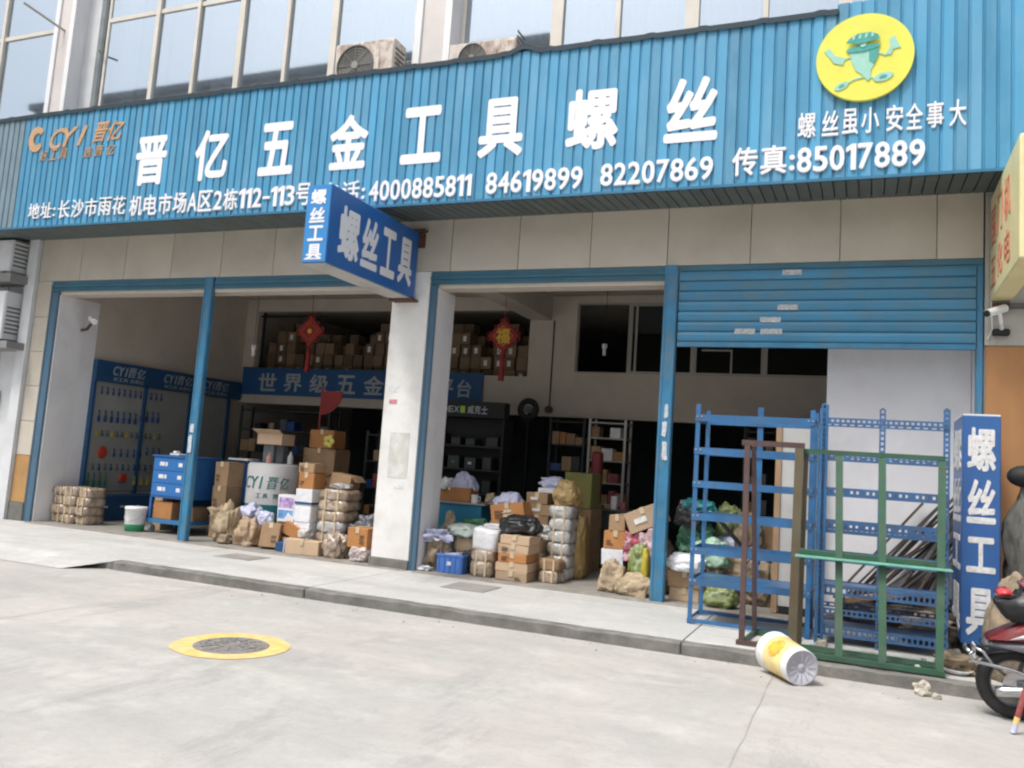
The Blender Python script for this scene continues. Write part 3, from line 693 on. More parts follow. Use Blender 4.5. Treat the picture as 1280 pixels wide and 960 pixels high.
# dark cap along the top with its small kinks and one raised hump
b_ = BM(); pr_ = None; x = -2.5
while x < 12.27:
    z = 6.49 + .008 * noise.noise(Vector((x * 1.2, 0, 0))) + (.075 * math.exp(-((x - 8.65) / .16) ** 2)) + (.012 if abs((x % .62) - .3) < .05 else 0)
    c_ = [b_.verts.new(q) for q in ((x, SY - .025, z - .05), (x, SY - .03, z + .01), (x, SY + .07, z + .018), (x, SY + .07, z - .05))]
    if pr_:
        for i in range(3): b_.faces.new((pr_[i], pr_[i + 1], c_[i + 1], c_[i]))
    else: b_.faces.new(c_)
    pr_ = c_; x += .05
b_.faces.new(pr_[::-1]); obj('top_cap', b_, M_trim, sg)
P('bottom_edge', M('edge_blue', (.03, .16, .28), .5), (-2.45, 15.2, SY - .012, SY + .001, 4.622, 4.652), parent=sg)
LY = SY - .002
cxs = [2.775, 3.91, 5.05, 6.215, 7.31, 8.41, 9.575, 10.73]
for ch, cx_ in zip('晋亿五金工具螺丝', cxs):
    wd = .60 if ch in '晋亿金丝具' else .58
    if ch in '螺': wd = .64
    glyph(ch, cx_ - wd / 2, cx_ + wd / 2, 5.17, 5.925, LY, M_white, sg, bold=.032, thick=.006)
row('地址:', .33, .95, 4.77, 5.02, LY, M_white, sg, .014)
row('长沙市雨花', .98, 2.40, 4.75, 5.03, LY, M_white, sg, .014)
row('机电市场A区2栋112-113号', 2.46, 5.72, 4.71, 5.02, LY, M_white, sg, .018)
row('电话:', 5.86, 6.56, 4.72, 5.00, LY, M_white, sg, .018)
row('4000885811', 6.60, 8.08, 4.69, 4.995, LY, M_white, sg, .022)
row('84619899', 8.26, 9.51, 4.69, 4.995, LY, M_white, sg, .022)
row('82207869', 9.71, 11.01, 4.70, 5.0, LY, M_white, sg, .022)
row('传真:', 11.19, 11.87, 4.73, 5.05, LY, M_white, sg, .024)
row('85017889', 11.87, 13.11, 4.71, 5.02, LY, M_white, sg, .024)
for ch, x0, x1 in (('螺', 11.875, 12.055), ('丝', 12.115, 12.28), ('虽', 12.315, 12.47), ('小', 12.50, 12.67), ('安', 12.735, 12.895), ('全', 12.92, 13.075), ('事', 13.11, 13.265), ('大', 13.315, 13.465)):
    glyph(ch, x0, x1, 5.105, 5.385, LY, M_white, sg, .016, thick=.015)
# orange logo
def crescent(cx_, cz_, r, y, mat):
    b_ = BM(); out = []
    for k in range(21):
        t = R(38 + k * (284 / 20)); out.append((cx_ + r * .82 * math.cos(t), cz_ + r * math.sin(t)))
    inn = [(cx_ + r * .12 + r * .42 * math.cos(R(322 - k * (284 / 12) - 0)) , cz_ + r * .47 * math.sin(R(322 - k * (284 / 12)))) for k in range(13)]
    prism(b_, out + inn, y - .012, y); return obj('logo_mark', b_, mat, sg)
crescent(.30, 6.08, .21, LY, M_orange)
for ch, x0, x1, z0, z1 in (('C', .60, .93, 5.88, 6.22), ('Y', .88, 1.20, 5.90, 6.22), ('I', 1.20, 1.40, 5.90, 6.22), ('晋', 1.54, 1.86, 5.92, 6.24), ('亿', 1.84, 2.17, 5.92, 6.24)):
    glyph(ch, x0, x1, z0, z1, LY, M_orange, sg, .02, .35, .01)
for ch, x0 in zip('好工具', (.42, .63, .84)): glyph(ch, x0, x0 + .18, 5.71, 5.88, LY, M_orange, sg, .012, .2, .01)
for ch, x0 in zip('选晋亿', (1.37, 1.61, 1.86)): glyph(ch, x0, x0 + .18, 5.70, 5.86, LY, M_orange, sg, .012, .2, .01)
# yellow round emblem: bolt between small bolts and nuts
em = BM(); cyl(em, (12.515, LY - .006, 5.92), (12.515, LY - .05, 5.92), .472, n=72)
EM = obj('emblem_disc', em, M_yellow, sg)
EY = LY - .0515
def eprism(poly, mat, name, t=.008, dy=0.):
    b_ = BM(); prism(b_, poly, EY - t - dy, EY - dy); return obj(name, b_, mat, EM)
ex, ez = 12.50, 5.92
def ell(cx_, cz_, rx, rz_, rot=0, n=20):
    return [(cx_ + rx * math.cos(t) * math.cos(rot) - rz_ * math.sin(t) * math.sin(rot), cz_ + rx * math.cos(t) * math.sin(rot) + rz_ * math.sin(t) * math.cos(rot)) for t in [2 * math.pi * k / n for k in range(n)]]
eprism([(ex - .13, ez + .06), (ex + .15, ez + .10), (ex + .15, ez + .0), (ex + .11, ez - .09), (ex + .08, ez - .16), (ex + .075, ez - .25), (ex + .05, ez - .27), (ex + .0, ez - .20), (ex - .07, ez - .14), (ex - .11, ez - .04)], M_mint, 'bolt_shank')
eprism([(ex + .06, ez + .06), (ex + .15, ez + .10), (ex + .15, ez + .0), (ex + .11, ez - .09), (ex + .06, ez - .05)], M_teal, 'bolt_shade', .004, .0085)
eprism(ell(ex, ez + .09, .165, .035, .10), M_teal, 'bolt_collar', .008, .0085)
eprism(ell(ex - .0, ez + .145, .035, .05), M_mint, 'bolt_neck', .006, .017)
eprism([(ex - .165, ez + .155), (ex - .13, ez + .20), (ex - .05, ez + .245), (ex + .07, ez + .25), (ex + .14, ez + .22), (ex + .165, ez + .17), (ex + .08, ez + .155), (ex - .05, ez + .13)], M_teal, 'bolt_head', .006, .024)
for k in range(4): eprism(ell(ex - .09 + k * .06, ez + .205 + .006 * k, .012, .03, -.2), M_mint, 'head_highlight', .003, .0305)
for q in ((ex - .20, ez - .30, .075, .035, .45), (ex + .20, ez - .24, .095, .045, .25)):
    e1 = eprism(ell(*q), M_mint, 'nut', .008); eprism(ell(q[0], q[1], q[2] * .4, q[3] * .4, q[4]), M_teal, 'nut_hole', .003, .0085)
def limb(pts, w=.007):
    b_ = BM()
    for p_, q_ in zip(pts[:-1], pts[1:]): bar(b_, (p_[0], EY - .004, p_[1]), (q_[0], EY - .004, q_[1]), w * 2, .006, up=(0, 1, 0))
    obj('limb', b_, M_mint, EM)
limb([(ex - .11, ez + .01), (ex - .20, ez - .02), (ex - .29, ez + .04)]); limb([(ex + .14, ez + .03), (ex + .22, ez - .01), (ex + .28, ez + .05)])
limb([(ex + .03, ez - .22), (ex - .08, ez - .24), (ex - .17, ez - .29)]); limb([(ex + .06, ez - .22), (ex + .13, ez - .26), (ex + .2, ez - .24)])
eprism([(ex - .38, ez + .10), (ex - .33, ez + .13), (ex - .27, ez + .04), (ex - .17, ez - .0), (ex - .19, ez - .07), (ex - .28, ez - .04), (ex - .33, ez + .03)], M_mint, 'small_bolt')
eprism([(ex + .22, ez + .0), (ex + .27, ez - .01), (ex + .29, ez + .05), (ex + .36, ez + .06), (ex + .33, ez + .12), (ex + .30, ez + .19), (ex + .25, ez + .16), (ex + .26, ez + .08)], M_mint, 'small_bolt')

# ------------------------------------------------------------------ projecting sign on the pillar
ps = empty('projecting_sign', (6.76, -1.07, 3.58), 'blue box sign projecting from the pillar with 螺丝工具 on its sides', 'sign')
P('sign_box', M_psign, (6.60, 6.93, -2.13, -.06, 3.59, 4.51), parent=ps, bev=.01)
P('sign_end', M_psignf, (6.607, 6.923, -2.142, -2.131, 3.60, 4.50), parent=ps)
P('sign_underside', M('lightbox_bottom', (.50, .49, .47), .6, var=.08, dirt=.3), (6.61, 6.92, -2.12, -.07, 3.578, 3.589), parent=ps)
P('bracket', M_rust, (6.62, 6.98, -.20, .0, 3.545, 3.576), (6.75, 7.05, -.12, -.0, 4.512, 4.545), (6.86, 7.02, -.06, .0, 4.30, 4.5), parent=ps)
ROT = lambda X: Matrix.Translation((X, 0, 0)) @ Matrix.Rotation(R(90), 4, 'Z')      # face -y becomes face +x
for ch, y0, y1 in (('螺', -1.93, -1.50), ('丝', -1.44, -1.07), ('工', -.98, -.64), ('具', -.55, -.20)):
    glyph(ch, y0, y1, 3.72, 4.34, 0, M_label if 0 else M_white, ps, .03, 0, .006, ROT(6.9305))
for k, ch in enumerate('螺丝工具'):
    glyph(ch, 6.66, 6.87, 4.27 - k * .215, 4.45 - k * .215, -2.1425, M_white, ps, .03, 0, .005)
P('small_print', M_label, (6.64, 6.87, -2.1455, -2.1425, 3.625, 3.645), parent=ps)
# ------------------------------------------------------------------ yellow sign at the right edge
ys = empty('projecting_sign', (13.85, -.85, 3.5), 'pale yellow projecting sign with red lettering at the right edge', 'sign')
P('sign_box', M_ysign, (13.78, 13.98, -1.9, -.05, 3.50, 4.60), parent=ys, bev=.012)
ROTN = lambda X: Matrix.Translation((X, 0, 0)) @ Matrix.Rotation(R(-90), 4, 'Z')    # faces -x; +x runs to -y
for ch, a0, a1, z0, z1 in (('国', .16, .46, 4.02, 4.42), ('五', .16, .46, 3.60, 3.90), ('门', .60, .92, 4.05, 4.45), ('化', .60, .92, 3.62, 3.94), ('机', 1.05, 1.4, 4.05, 4.45), ('电', 1.05, 1.4, 3.62, 3.94)):
    glyph(ch, a0, a1, z0, z1, 0, M_redl, ys, .01, 0, .005, ROTN(13.7795))
P('bracket', M_rust, (13.80, 13.95, -.10, -.026, 3.40, 3.47), (13.80, 13.95, -.10, -.026, 4.62, 4.66), parent=ys)
# ------------------------------------------------------------------ cameras, AC units
cc = empty('security_camera', (13.84, -.03, 3.25), 'white bullet security camera on the wall beside the raised shutter', 'camera')
b_ = BM(); cyl(b_, (13.90, -.18, 3.40), (13.72, -.36, 3.31), .042, n=20); obj('camera_body', b_, M_bucket, cc, smooth=False)
b_ = BM(); cyl(b_, (13.724, -.356, 3.312), (13.712, -.368, 3.306), .034, n=20); obj('lens', b_, M_matblack, cc)
P('sunshield', M_bucket, (13.70, 13.71, -.3, -.29, 3.40, 3.401), parent=cc)
b_ = BM(); tube(b_, [(13.84, -.27, 3.34), (13.86, -.22, 3.24), (13.88, -.12, 3.20), (13.88, -.03, 3.20)], .02); obj('arm', b_, M_bucket, cc)
b_ = BM(); bx(b_, 13.80, 13.96, -.11, -.026, 3.13, 3.20, .015); obj('wall_mount', b_, M_matblack, cc)
b_ = BM(); tube(b_, [(13.80, -.04, 4.5), (13.79, -.04, 3.6), (13.80, -.06, 3.2), (13.76, -.05, 3.1)], .006, 6); obj('cable', b_, M_bucket, cc)
cc = empty('security_camera', (.24, .45, 3.25), 'white bullet security camera on the inner left wall', 'camera')
b_ = BM(); cyl(b_, (.46, .42, 3.42), (.68, .30, 3.34), .05, n=16); obj('camera_body', b_, M_bucket, cc)
b_ = BM(); tube(b_, [(.235, .45, 3.22), (.36, .45, 3.24), (.50, .42, 3.36)], .025); obj('arm', b_, M_brown, cc)

def ac_unit(x0, x1, y0, y1, z0, z1, label, fan_x=.36, mat=None):
    e_ = empty('air_conditioner', ((x0 + x1) / 2, (y0 + y1) / 2, z0), label, 'air conditioner')
    mat = mat or M_ac
    b_ = BM(); bx(b_, x0, x1, y0, y1, z0, z1, .012); obj('casing', b_, mat, e_)
    fx = x0 + (x1 - x0) * fan_x; fz = (z0 + z1) / 2; fr = (z1 - z0) * .42
    b_ = BM(); lathe(b_, [(fr * 1.06, 0), (fr * 1.06, .02), (fr, .022), (fr, .004)], 32, Matrix.Translation((fx, y0, fz)) @ Matrix.Rotation(R(90), 4, 'X')); obj('fan_ring', b_, M_acg, e_)
    b_ = BM(); cyl(b_, (fx, y0 - .001, fz), (fx, y0 - .004, fz), fr, n=32); g_ = obj('fan_grille', b_, M_acg, e_)
    b_ = BM()
    for k in range(1, 7): torus(b_, fr * k / 7, .004, 28, 5, Matrix.Translation((fx, y0 - .012, fz)) @ Matrix.Rotation(R(90), 4, 'X'))
    for k in range(8): t = k * math.pi / 4; bar(b_, (fx, y0 - .012, fz), (fx + fr * math.cos(t), y0 - .012, fz + fr * math.sin(t)), .007)
    cyl(b_, (fx, y0 - .004, fz), (fx, y0 - .022, fz), fr * .2, n=16)
    obj('grille_wires', b_, M('grille_wire', (.26, .25, .23), .5), e_)
    b_ = BM()
    for k in range(7): bx(b_, x1 - .001, x1 + .006, y0 + .04, y1 - .04, z0 + .1 + k * .07, z0 + .13 + k * .07)
    obj('side_louvre', b_, M_acg, e_)
    P('corner_panel', mat, (x1 - (x1 - x0) * .24, x1 - .015, y0 - .008, y0, z0 + .03, z1 - .05), parent=e_)
    b_ = BM(); tube(b_, [(x1 - .03, y1 - .05, z0 + .25), (x1 + .07, y1 - .03, z0 + .22), (x1 + .10, y1, z0 + .05), (x1 + .09, y1 + .06, z0 - .02)], .014, 6); obj('pipe', b_, M_black, e_)
    P('foot', M_rust, (x0 + .1, x0 + .16, y0 - .02, y1 + .02, z0 - .03, z0 - .002), (x1 - .16, x1 - .1, y0 - .02, y1 + .02, z0 - .03, z0 - .002), parent=e_)
    return e_
ac_unit(5.54, 6.50, -.42, -.10, 6.53, 7.20, 'rusty cream air conditioner above the sign, left of the upper column')
ac_unit(7.36, 8.32, -.42, -.10, 6.53, 6.97, 'rusty cream air conditioner above the sign, right of the upper column')
P('ac_support', M_rust, (5.4, 6.5, -.45, -.05, 6.476, 6.498), (7.3, 8.4, -.45, -.05, 6.476, 6.498), parent=sg)
ac_unit(-1.75, -.62, -.36, -.04, 4.075, 4.62, 'upper grey air conditioner on the neighbouring wall at the left edge', .4, M_walln)
ac_unit(-1.75, -.62, -.36, -.04, 2.94, 3.75, 'lower grey air conditioner on the neighbouring wall at the left edge', .4, M_walln)

# ------------------------------------------------------------------ bay 1: parcels, pail, wall display, tool cabinet
k = 0
nm1 = ['bottom', 'second', 'third', 'top']
for ix, (x0, x1, y0) in enumerate(((.24, .52, .28), (.53, .80, .22), (.81, 1.07, .26))):
    for iz in range(4):
        w_ = ['leftmost', 'middle', 'right-hand'][ix]
        wrapped(x0, x1, y0 + random.uniform(-.02, .02), y0 + .36, .013 + iz * .146, .155 + iz * .146 + random.uniform(-.006, .006), f'{nm1[iz]} film-wrapped brown parcel of the {w_} pile by the left jamb', group='parcels piled by the left jamb', rz=random.uniform(-.08, .08))
pl = empty('paint_pail', (2.02, .35, .013), 'white plastic pail with a green lower band beside the tool cabinet', 'bucket')
b_ = BM(); lathe(b_, [(.15, .11), (.163, .33), (.172, .34), (.172, .37), (.16, .378), (.02, .38)], 28); kid('body', b_, M_bucket, pl, True)
b_ = BM(); lathe(b_, [(.0001, .0), (.142, .0), (.151, .111)], 28); kid('green_band', b_, M('pail_green', (.04, .36, .16), .4), pl, True)
b_ = BM(); tube(b_, [(-.17, 0, .30), (-.14, -.1, .2), (0, -.175, .14), (.14, -.1, .2), (.17, 0, .30)], .004, 6); kid('handle', b_, M_steel, pl)

dp = empty('tool_display_wall', (.26, 2.5, .012), 'blue framed tool display wall with lettered header along the left inner wall', 'display')
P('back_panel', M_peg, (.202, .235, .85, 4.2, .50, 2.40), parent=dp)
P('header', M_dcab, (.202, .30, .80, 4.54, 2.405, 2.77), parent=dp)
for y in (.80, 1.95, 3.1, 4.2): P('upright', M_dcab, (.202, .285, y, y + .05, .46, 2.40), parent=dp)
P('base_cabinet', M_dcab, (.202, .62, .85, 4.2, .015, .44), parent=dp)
for y in (1.0, 1.35, 1.7, 2.1, 2.45): P('pull', M_label, (.621, .63, y, y + .08, .24, .27), parent=dp)
for y0 in (1.15, 2.35, 3.4):
    row('CYI晋亿', y0 - 0, y0 + .75, 2.53, 2.71, 0, M_ltext, dp, .012, .25, .006, Matrix.Translation((.302, 0, 0)) @ Matrix.Rotation(R(90), 4, 'Z'))
    row('好工具 选晋亿', y0 + .02, y0 + .72, 2.44, 2.50, 0, M_ltext, dp, .01, .0, .004, Matrix.Translation((.302, 0, 0)) @ Matrix.Rotation(R(90), 4, 'Z'))
M_tool = M('tool_handle_blue', (.015, .06, .22), .4, rand=.3); M_toolr = M('tool_handle_red', (.5, .06, .03), .4); M_tooly = M('tool_handle_yellow', (.5, .38, .04), .4); M_toolg = M('tool_handle_green', (.03, .18, .12), .4)
def tool(y, z, L_, mat, label, group, w=.05):
    b_ = BM(); bx(b_, .245, .275, y - w / 2, y + w / 2, z, z + L_ * .5, .006)
    bar(b_, (.26, y, z + L_ * .48), (.26, y, z + L_), .014)
    bx(b_, .236, .256, y - .008, y + .008, z + L_ - .015, z + L_ + .004)
    obj('hand_tool', b_, mat, None, label, 'tool', group)
for i in range(11): tool(1.0 + i * .135, 1.70 + (.06 if i > 6 else 0), .20, M_tool, 'blue handled tool hanging in the middle row of the left display wall', 'tools in the middle row of the display')
for i in range(12): tool(1.0 + i * .125, 2.18, .13, M_tool, 'small dark tool hanging in the top row under the display header', 'tools in the top row of the display', .03)
for i in range(8): tool(1.42 + i * .15, 1.10 + (.05 if i > 4 else 0), .14, M_tool, 'short dark tool hanging in the lower row of the display', 'tools in the lower row of the display', .035)
for i in range(14): tool(1.0 + i * .11, 1.45, .10, M_gplast if i % 3 else M_tooly, 'small grey tool hanging between the blue rows of the display', 'tools between the blue rows', .045)
for i in range(12): tool(1.0 + i * .13, .86, .11, M_tool if i % 2 else M_gplast, 'small tool hanging just above the plier row', 'tools above the plier row', .04)
for i in range(4): tool(.93 + i * .12, .56, .25, M_toolg, 'green handled plier hanging low at the near end of the display', 'green pliers on the display', .05)
for i in range(4): tool(1.95 + i * .16, .60, .16, M_tooly, 'yellow handled tool hanging low on the left display wall', 'yellow tools on the display', .06)
b_ = BM(); lathe(b_, [(.0001, .03), (.09, .02), (.11, 0), (.1, -.005)], 24, Matrix.Translation((.245, 1.17, 1.17)) @ Matrix.Rotation(R(90), 4, 'Y')); obj('cable_reel', b_, M_toolr, None, 'round orange-red reel hanging on the left display wall', 'reel')
b_ = BM(); bx(b_, .24, .29, 1.58, 1.76, .66, .80, .02); obj('red_case', b_, M_toolr, None, 'small red case hanging low on the left display wall', 'case')

def tool_cabinet(x0, x1, y0, y1, label):
    e_ = empty('tool_cabinet', ((x0 + x1) / 2, (y0 + y1) / 2, .012), label, 'cabinet')
    P('carcass', M_cab, (x0, x1, y0, y1, .56, 1.20), parent=e_, bev=.006)
    P('top_tray', M_cab, (x0 - .02, x1 + .02, y0 - .02, y1 + .02, 1.202, 1.225), parent=e_)
    P('bottom_shelf', M('cabinet_blue_shelf', (.03, .17, .36), .45), (x0 - .01, x1 + .01, y0 - .01, y1 + .01, .17, .23), parent=e_)
    for xx in (x0, x1 - .035):
        for yy in (y0 + .001, y1 - .036): P('leg', M_cab, (xx, xx + .035, yy, yy + .035, .232, .558), parent=e_)
    for xx in (x0 + .05, x1 - .05):
        for yy in (y0 + .05, y1 - .05):
            b_ = BM(); cyl(b_, (xx - .018, yy, .075), (xx + .018, yy, .075), .06, n=18); w_ = obj('castor', b_, M('castor_grey', (.3, .3, .3), .5), e_)
    nz = 3
    for k in range(nz):
        z0 = .60 + k * .195; b_ = BM(); bx(b_, x0 + .02, x1 - .02, y0 - .012, y0 - .001, z0, z0 + .185, .003)
        d_ = obj('drawer', b_, M('drawer_blue', (.025, .15, .42), .35, var=.06), e_)
        P('label', M_label, (x0 + .14, x0 + .24, y0 - .0145, y0 - .0125, z0 + .07, z0 + .13), (x0 + .255, x0 + .30, y0 - .0145, y0 - .0125, z0 + .07, z0 + .13), (x0 + .52, x0 + .60, y0 - .0145, y0 - .0125, z0 + .07, z0 + .13), parent=d_)
    return e_
tool_cabinet(2.20, 2.98, .42, 1.06, 'blue three-drawer tool cabinet on castors behind the left post')
carton(2.25, 2.62, .46, .9, .232, .50, 'orange cardboard box on the bottom shelf of the tool cabinet', M_cardo, tape=False)
carton(2.68, 2.93, .6, .95, .232, .44, 'brown box beside the orange one under the tool cabinet', M_card)
carton(1.98, 2.14, .75, 1.3, .014, .80, 'tall thin brown carton standing behind the tool cabinet', M_card2, tape=False)
b_ = BM(); bx(b_, 2.42, 2.62, .5, .7, 1.228, 1.26, .01); bx(b_, 2.46, 2.55, .52, .6, 1.262, 1.30, .01); obj('white_packet', b_, M_wbag, None, 'crumpled white packets lying on the tool cabinet', 'packet')
carton(3.12, 3.52, 1.05, 1.35, 1.22, 1.25, 'thin white tray on the dark blue bench behind the post', M_label, 'tray', tape=False, name='white_tray')
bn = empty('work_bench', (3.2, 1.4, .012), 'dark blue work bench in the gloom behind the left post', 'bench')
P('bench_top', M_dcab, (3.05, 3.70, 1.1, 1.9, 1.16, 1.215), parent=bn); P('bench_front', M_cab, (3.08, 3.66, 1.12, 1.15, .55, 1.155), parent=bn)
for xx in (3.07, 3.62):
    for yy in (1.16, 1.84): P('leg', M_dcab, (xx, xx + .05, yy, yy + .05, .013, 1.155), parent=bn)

# ------------------------------------------------------------------ bay 2
dr = empty('round_counter', (3.86, 1.28, .012), 'round white counter with teal base and lettering among the boxes', 'counter')
b_ = BM(); lathe(b_, [(.40, .56), (.40, 1.16), (.375, 1.195), (.0001, 1.20)], 40); kid('drum', b_, M_wallw, dr, True)
b_ = BM(); lathe(b_, [(.0001, 0), (.392, 0), (.402, .03), (.402, .559)], 40); kid('teal_base', b_, M_dteal, dr, True)
def drum_char(ch, ang0, ang1, z0, z1, bold, shear):
    vs, fs = glyph_data(ch, bold, shear); ax, bxx = min(v.x for v in vs), max(v.x for v in vs); ay, by = min(v.y for v in vs), max(v.y for v in vs)
    b_ = BM(); L_ = []
    for v in vs:
        t = ang0 + (v.x - ax) / (bxx - ax) * (ang1 - ang0); r_ = .402 + (v.z + .5) * .004
        L_.append(b_.verts.new((r_ * math.cos(t), r_ * math.sin(t), z0 + (v.y - ay) / (by - ay) * (z1 - z0))))
    for f in fs:
        try: b_.faces.new([L_[i] for i in f])
        except ValueError: pass
    kid('character', b_, M_dteal, dr)
for ch, a0, a1 in (('C', -128, -104), ('Y', -104, -84), ('I', -82, -74), ('晋', -64, -40), ('亿', -36, -14)): drum_char(ch, R(a0), R(a1), .80, .99, .015, .2)
for ch, a0, a1 in (('工', -88, -76), ('具', -72, -60), ('晋', -50, -38), ('亿', -34, -22)): drum_char(ch, R(a0), R(a1), .66, .73, .01, 0)
# open carton with flaps held up on a grey stand on the counter
st = BM(); bx(st, 3.66, 3.86, 1.22, 1.36, 1.215, 1.50, .01); obj('grey_carton', st, M('grey_card', (.16, .18, .19), .7), None, 'small dark grey box standing on the round counter', 'box')
bt = BM(); bx(bt, 3.88, 4.02, 1.26, 1.4, 1.215, 1.50, .01); obj('grey_carton', bt, M('grey_card2', (.09, .10, .11), .7), None, 'darker narrow box beside the grey one on the round counter', 'box')
oc = carton(3.60, 4.08, 1.12, 1.45, 1.503, 1.68, 'open cardboard box with raised flap on top of the round counter', M_card2, tape=False)
b_ = BM(); bar(b_, (0, -.165, .185), (0, -.24, .25), .50, .006, up=(1, 0, 0)); 
b_.free(); b_ = BM(); A = [b_.verts.new(q) for q in ((-.25, -.17, .18), (.25, -.17, .18), (.27, -.27, .235), (-.27, -.26, .24), (-.25, -.17, .172), (.25, -.17, .172), (.27, -.272, .227), (-.27, -.262, .232))]
for f in ((0, 1, 2, 3), (7, 6, 5, 4), (0, 4, 5, 1), (1, 5, 6, 2), (2, 6, 7, 3), (3, 7, 4, 0)): b_.faces.new([A[i] for i in f])
kid('flap', b_, M_card2, oc)
def bottle(x, y, z, r, h, mat, label):
    b_ = BM(); lathe(b_, [(.0001, 0), (r, 0), (r, h * .62), (r * .4, h * .8), (r * .4, h), (.0001, h)], 16); obj('bottle', b_, mat, None, label, 'bottle', loc=(x, y, z), smooth=False)
bottle(3.98, .98, 1.213, .04, .16, M('pinkish', (.55, .28, .25), .4), 'small pink bottle on the front of the round counter')
bottle(4.16, 1.28, 1.213, .045, .20, M('pale_plastic', (.5, .52, .54), .3), 'clear grey bottle at the right of the round counter')
carton(4.16, 4.62, 1.75, 2.1, 1.50, 1.80, 'dark brown carton beyond the round counter', M_cardo)
carton(4.10, 4.70, 1.7, 2.15, .75, 1.495, 'tall stack-like carton carrying the dark brown box', M_card)
carton(4.12, 4.72, 1.68, 2.16, .014, .74, 'large carton on the floor beyond the round counter', M_card)
fw = empty('yellow_flower', (4.62, 1.62, 1.5), 'yellow ribbon flower by the dark brown carton', 'flower')
for k in range(5):
    t = k * 2 * math.pi / 5; b_ = BM(); bmesh.ops.create_icosphere(b_, subdivisions=2, radius=.05, matrix=Matrix.Translation((.06 * math.cos(t), 0, .12 + .06 * math.sin(t))) @ Matrix.Diagonal((1, .45, 1, 1))); kid('petal', b_, M('petal', (.60, .52, .12), .5), fw, True)
b_ = BM(); tube(b_, [(0, 0, 0), (0, 0, .12)], .008, 6); kid('stem', b_, M_green, fw)
# stacked boxes left of the counter
for i, (z0, z1, nm_) in enumerate(((.014, .42, 'bottom'), (.424, .80, 'middle'), (.804, 1.18, 'top'))):
    carton(3.16, 3.42, .72 + i * .01, 1.1, z0, z1, f'{nm_} brown carton of the stack between the left post and the round counter', M_card, group='cartons left of the counter', rz=random.uniform(-.04, .04))
# sacks and loose packages in front of the counter
bag(3.80, .38, .013, .42, .34, .55, 'torn tan paper sack slumped at the left of the second bay', M_tan, 'sack', 11, amp=.34, name='paper_sack', tip=.5)
bag(3.66, .34, .34, .26, .2, .18, 'flap of tan wrapping paper on top of the torn sack', M_tan, 'paper', 21, amp=.6, name='wrapping_paper')
bag(4.28, .30, .013, .36, .3, .40, 'brown paper package slumped right of the torn sack', M_card2, 'package', 12, amp=.3, name='paper_package', tip=.3)
bag(4.02, .62, .30, .40, .34, .28, 'lilac plastic bag leaning on the round counter', M_lbag, 'bag', 13, amp=.25, tip=.5)
carton(3.95, 4.35, .55, .8, .014, .30, 'low brown carton under the lilac bag', M_card)
carton(4.56, 4.84, .16, .42, .014, .36, 'small tilted brown carton on the threshold right of the paper package', M_card, rx=-.25, rz=.3)
carton(4.82, 5.16, .34, .6, .20, .38, 'dark brown carton tilted on its edge below the poster box', M_cardo, ry=.35, tape=False)
carton(4.86, 5.14, .32, .6, .014, .19, 'flat carton under the tilted dark brown one', M_card)
carton(4.90, 5.07, .13, .28, .014, .14, 'small dark blue box on the threshold in the second bay', M_dcab, tape=False, name='blue_box')
carton(5.11, 5.66, .08, .26, .014, .21, 'long pale orange carton lying along the threshold', M_card2)
carton(5.075, 5.10, .08, .26, .014, .205, 'thin pale blue packet at the end of the long carton', M_lbag, 'packet', tape=False, name='pale_packet')
pb_ = carton(4.66, 4.96, .42, .60, .40, .79, 'small white and blue printed box in front of the round counter', M_wbag, tape=False, name='printed_box')
b_ = BM(); bx(b_, -.13, .13, -.094, -.091, .20, .35); kid('pink_print', b_, M('print_lilac', (.42, .30, .55), .6, var=.5, scale=20, bump=0), pb_)
b_ = BM(); bx(b_, -.13, .13, -.094, -.091, .04, .17); kid('blue_print', b_, M('print_blue', (.12, .30, .58), .6, var=.4, scale=14, bump=0), pb_)
carton(4.64, 5.0, .45, .75, .014, .395, 'brown box under the printed box', M_card)
# white stack with blue strap
for i, (z0, z1) in enumerate(((.014, .42), (.424, .66), (.664, .90))):
    o = carton(4.99, 5.27, .38, .70, z0, z1, ['tall white box at the bottom of the white stack', 'white box in the middle of the white stack', 'top white box tied with a dark blue strap'][i], M_wbag, tape=False, name='white_box')
    if i == 2:
        b_ = BM(); bx(b_, -.145, .145, -.165, .165, .015, .05); kid('strap', b_, M_dcab, o)
carton(4.98, 5.25, .42, .72, .904, 1.13, 'orange-brown carton on top of the white stack', M_cardo)
carton(4.95, 5.22, .44, .74, 1.134, 1.27, 'flat brown carton topping the white stack', M_card)
fb = carton(5.32, 5.66, .72, 1.0, .95, 1.14, 'open brown carton with hanging flaps above the wrapped parcels', M_card, tape=False, ry=.12)
for s_ in (-1, 1):
    b_ = BM(); bar(b_, (s_ * .17, 0, .19), (s_ * .27, 0, .12), .28, .006, up=(1, 0, 0)); kid('flap', b_, M_card, fb)
nm5 = ['bottom', 'second', 'third', 'fourth', 'fifth', 'top']
for iz in range(6):
    z0 = .014 + iz * .152
    wrapped(5.36 + random.uniform(-.02, .01), 5.80 + random.uniform(-.02, .02), .40, .88, z0, z0 + .149, f'{nm5[iz]} film-wrapped parcel of the tall pile left of the pillar', M_wrap if iz % 2 else M_silver if iz == 2 else M_wrap, 'parcels in the pile left of the pillar', random.uniform(-.05, .05))
bag(5.86, .22, .013, .34, .26, .34, 'dull film-wrapped bundle at the foot of the parcel pile', M_wrap, 'bundle', 17, name='wrapped_bundle')
carton(6.10, 6.42, .10, .40, .19, .46, 'orange-brown carton leaning beside the white pillar', M_cardo, lab=False)
bag(6.30, .16, .013, .30, .26, .20, 'pale crumpled bag under the carton beside the pillar', M('pale_pink_bag', (.55, .48, .45), .6, var=.15, bump=.9, bscale=11), 'bag', 18)

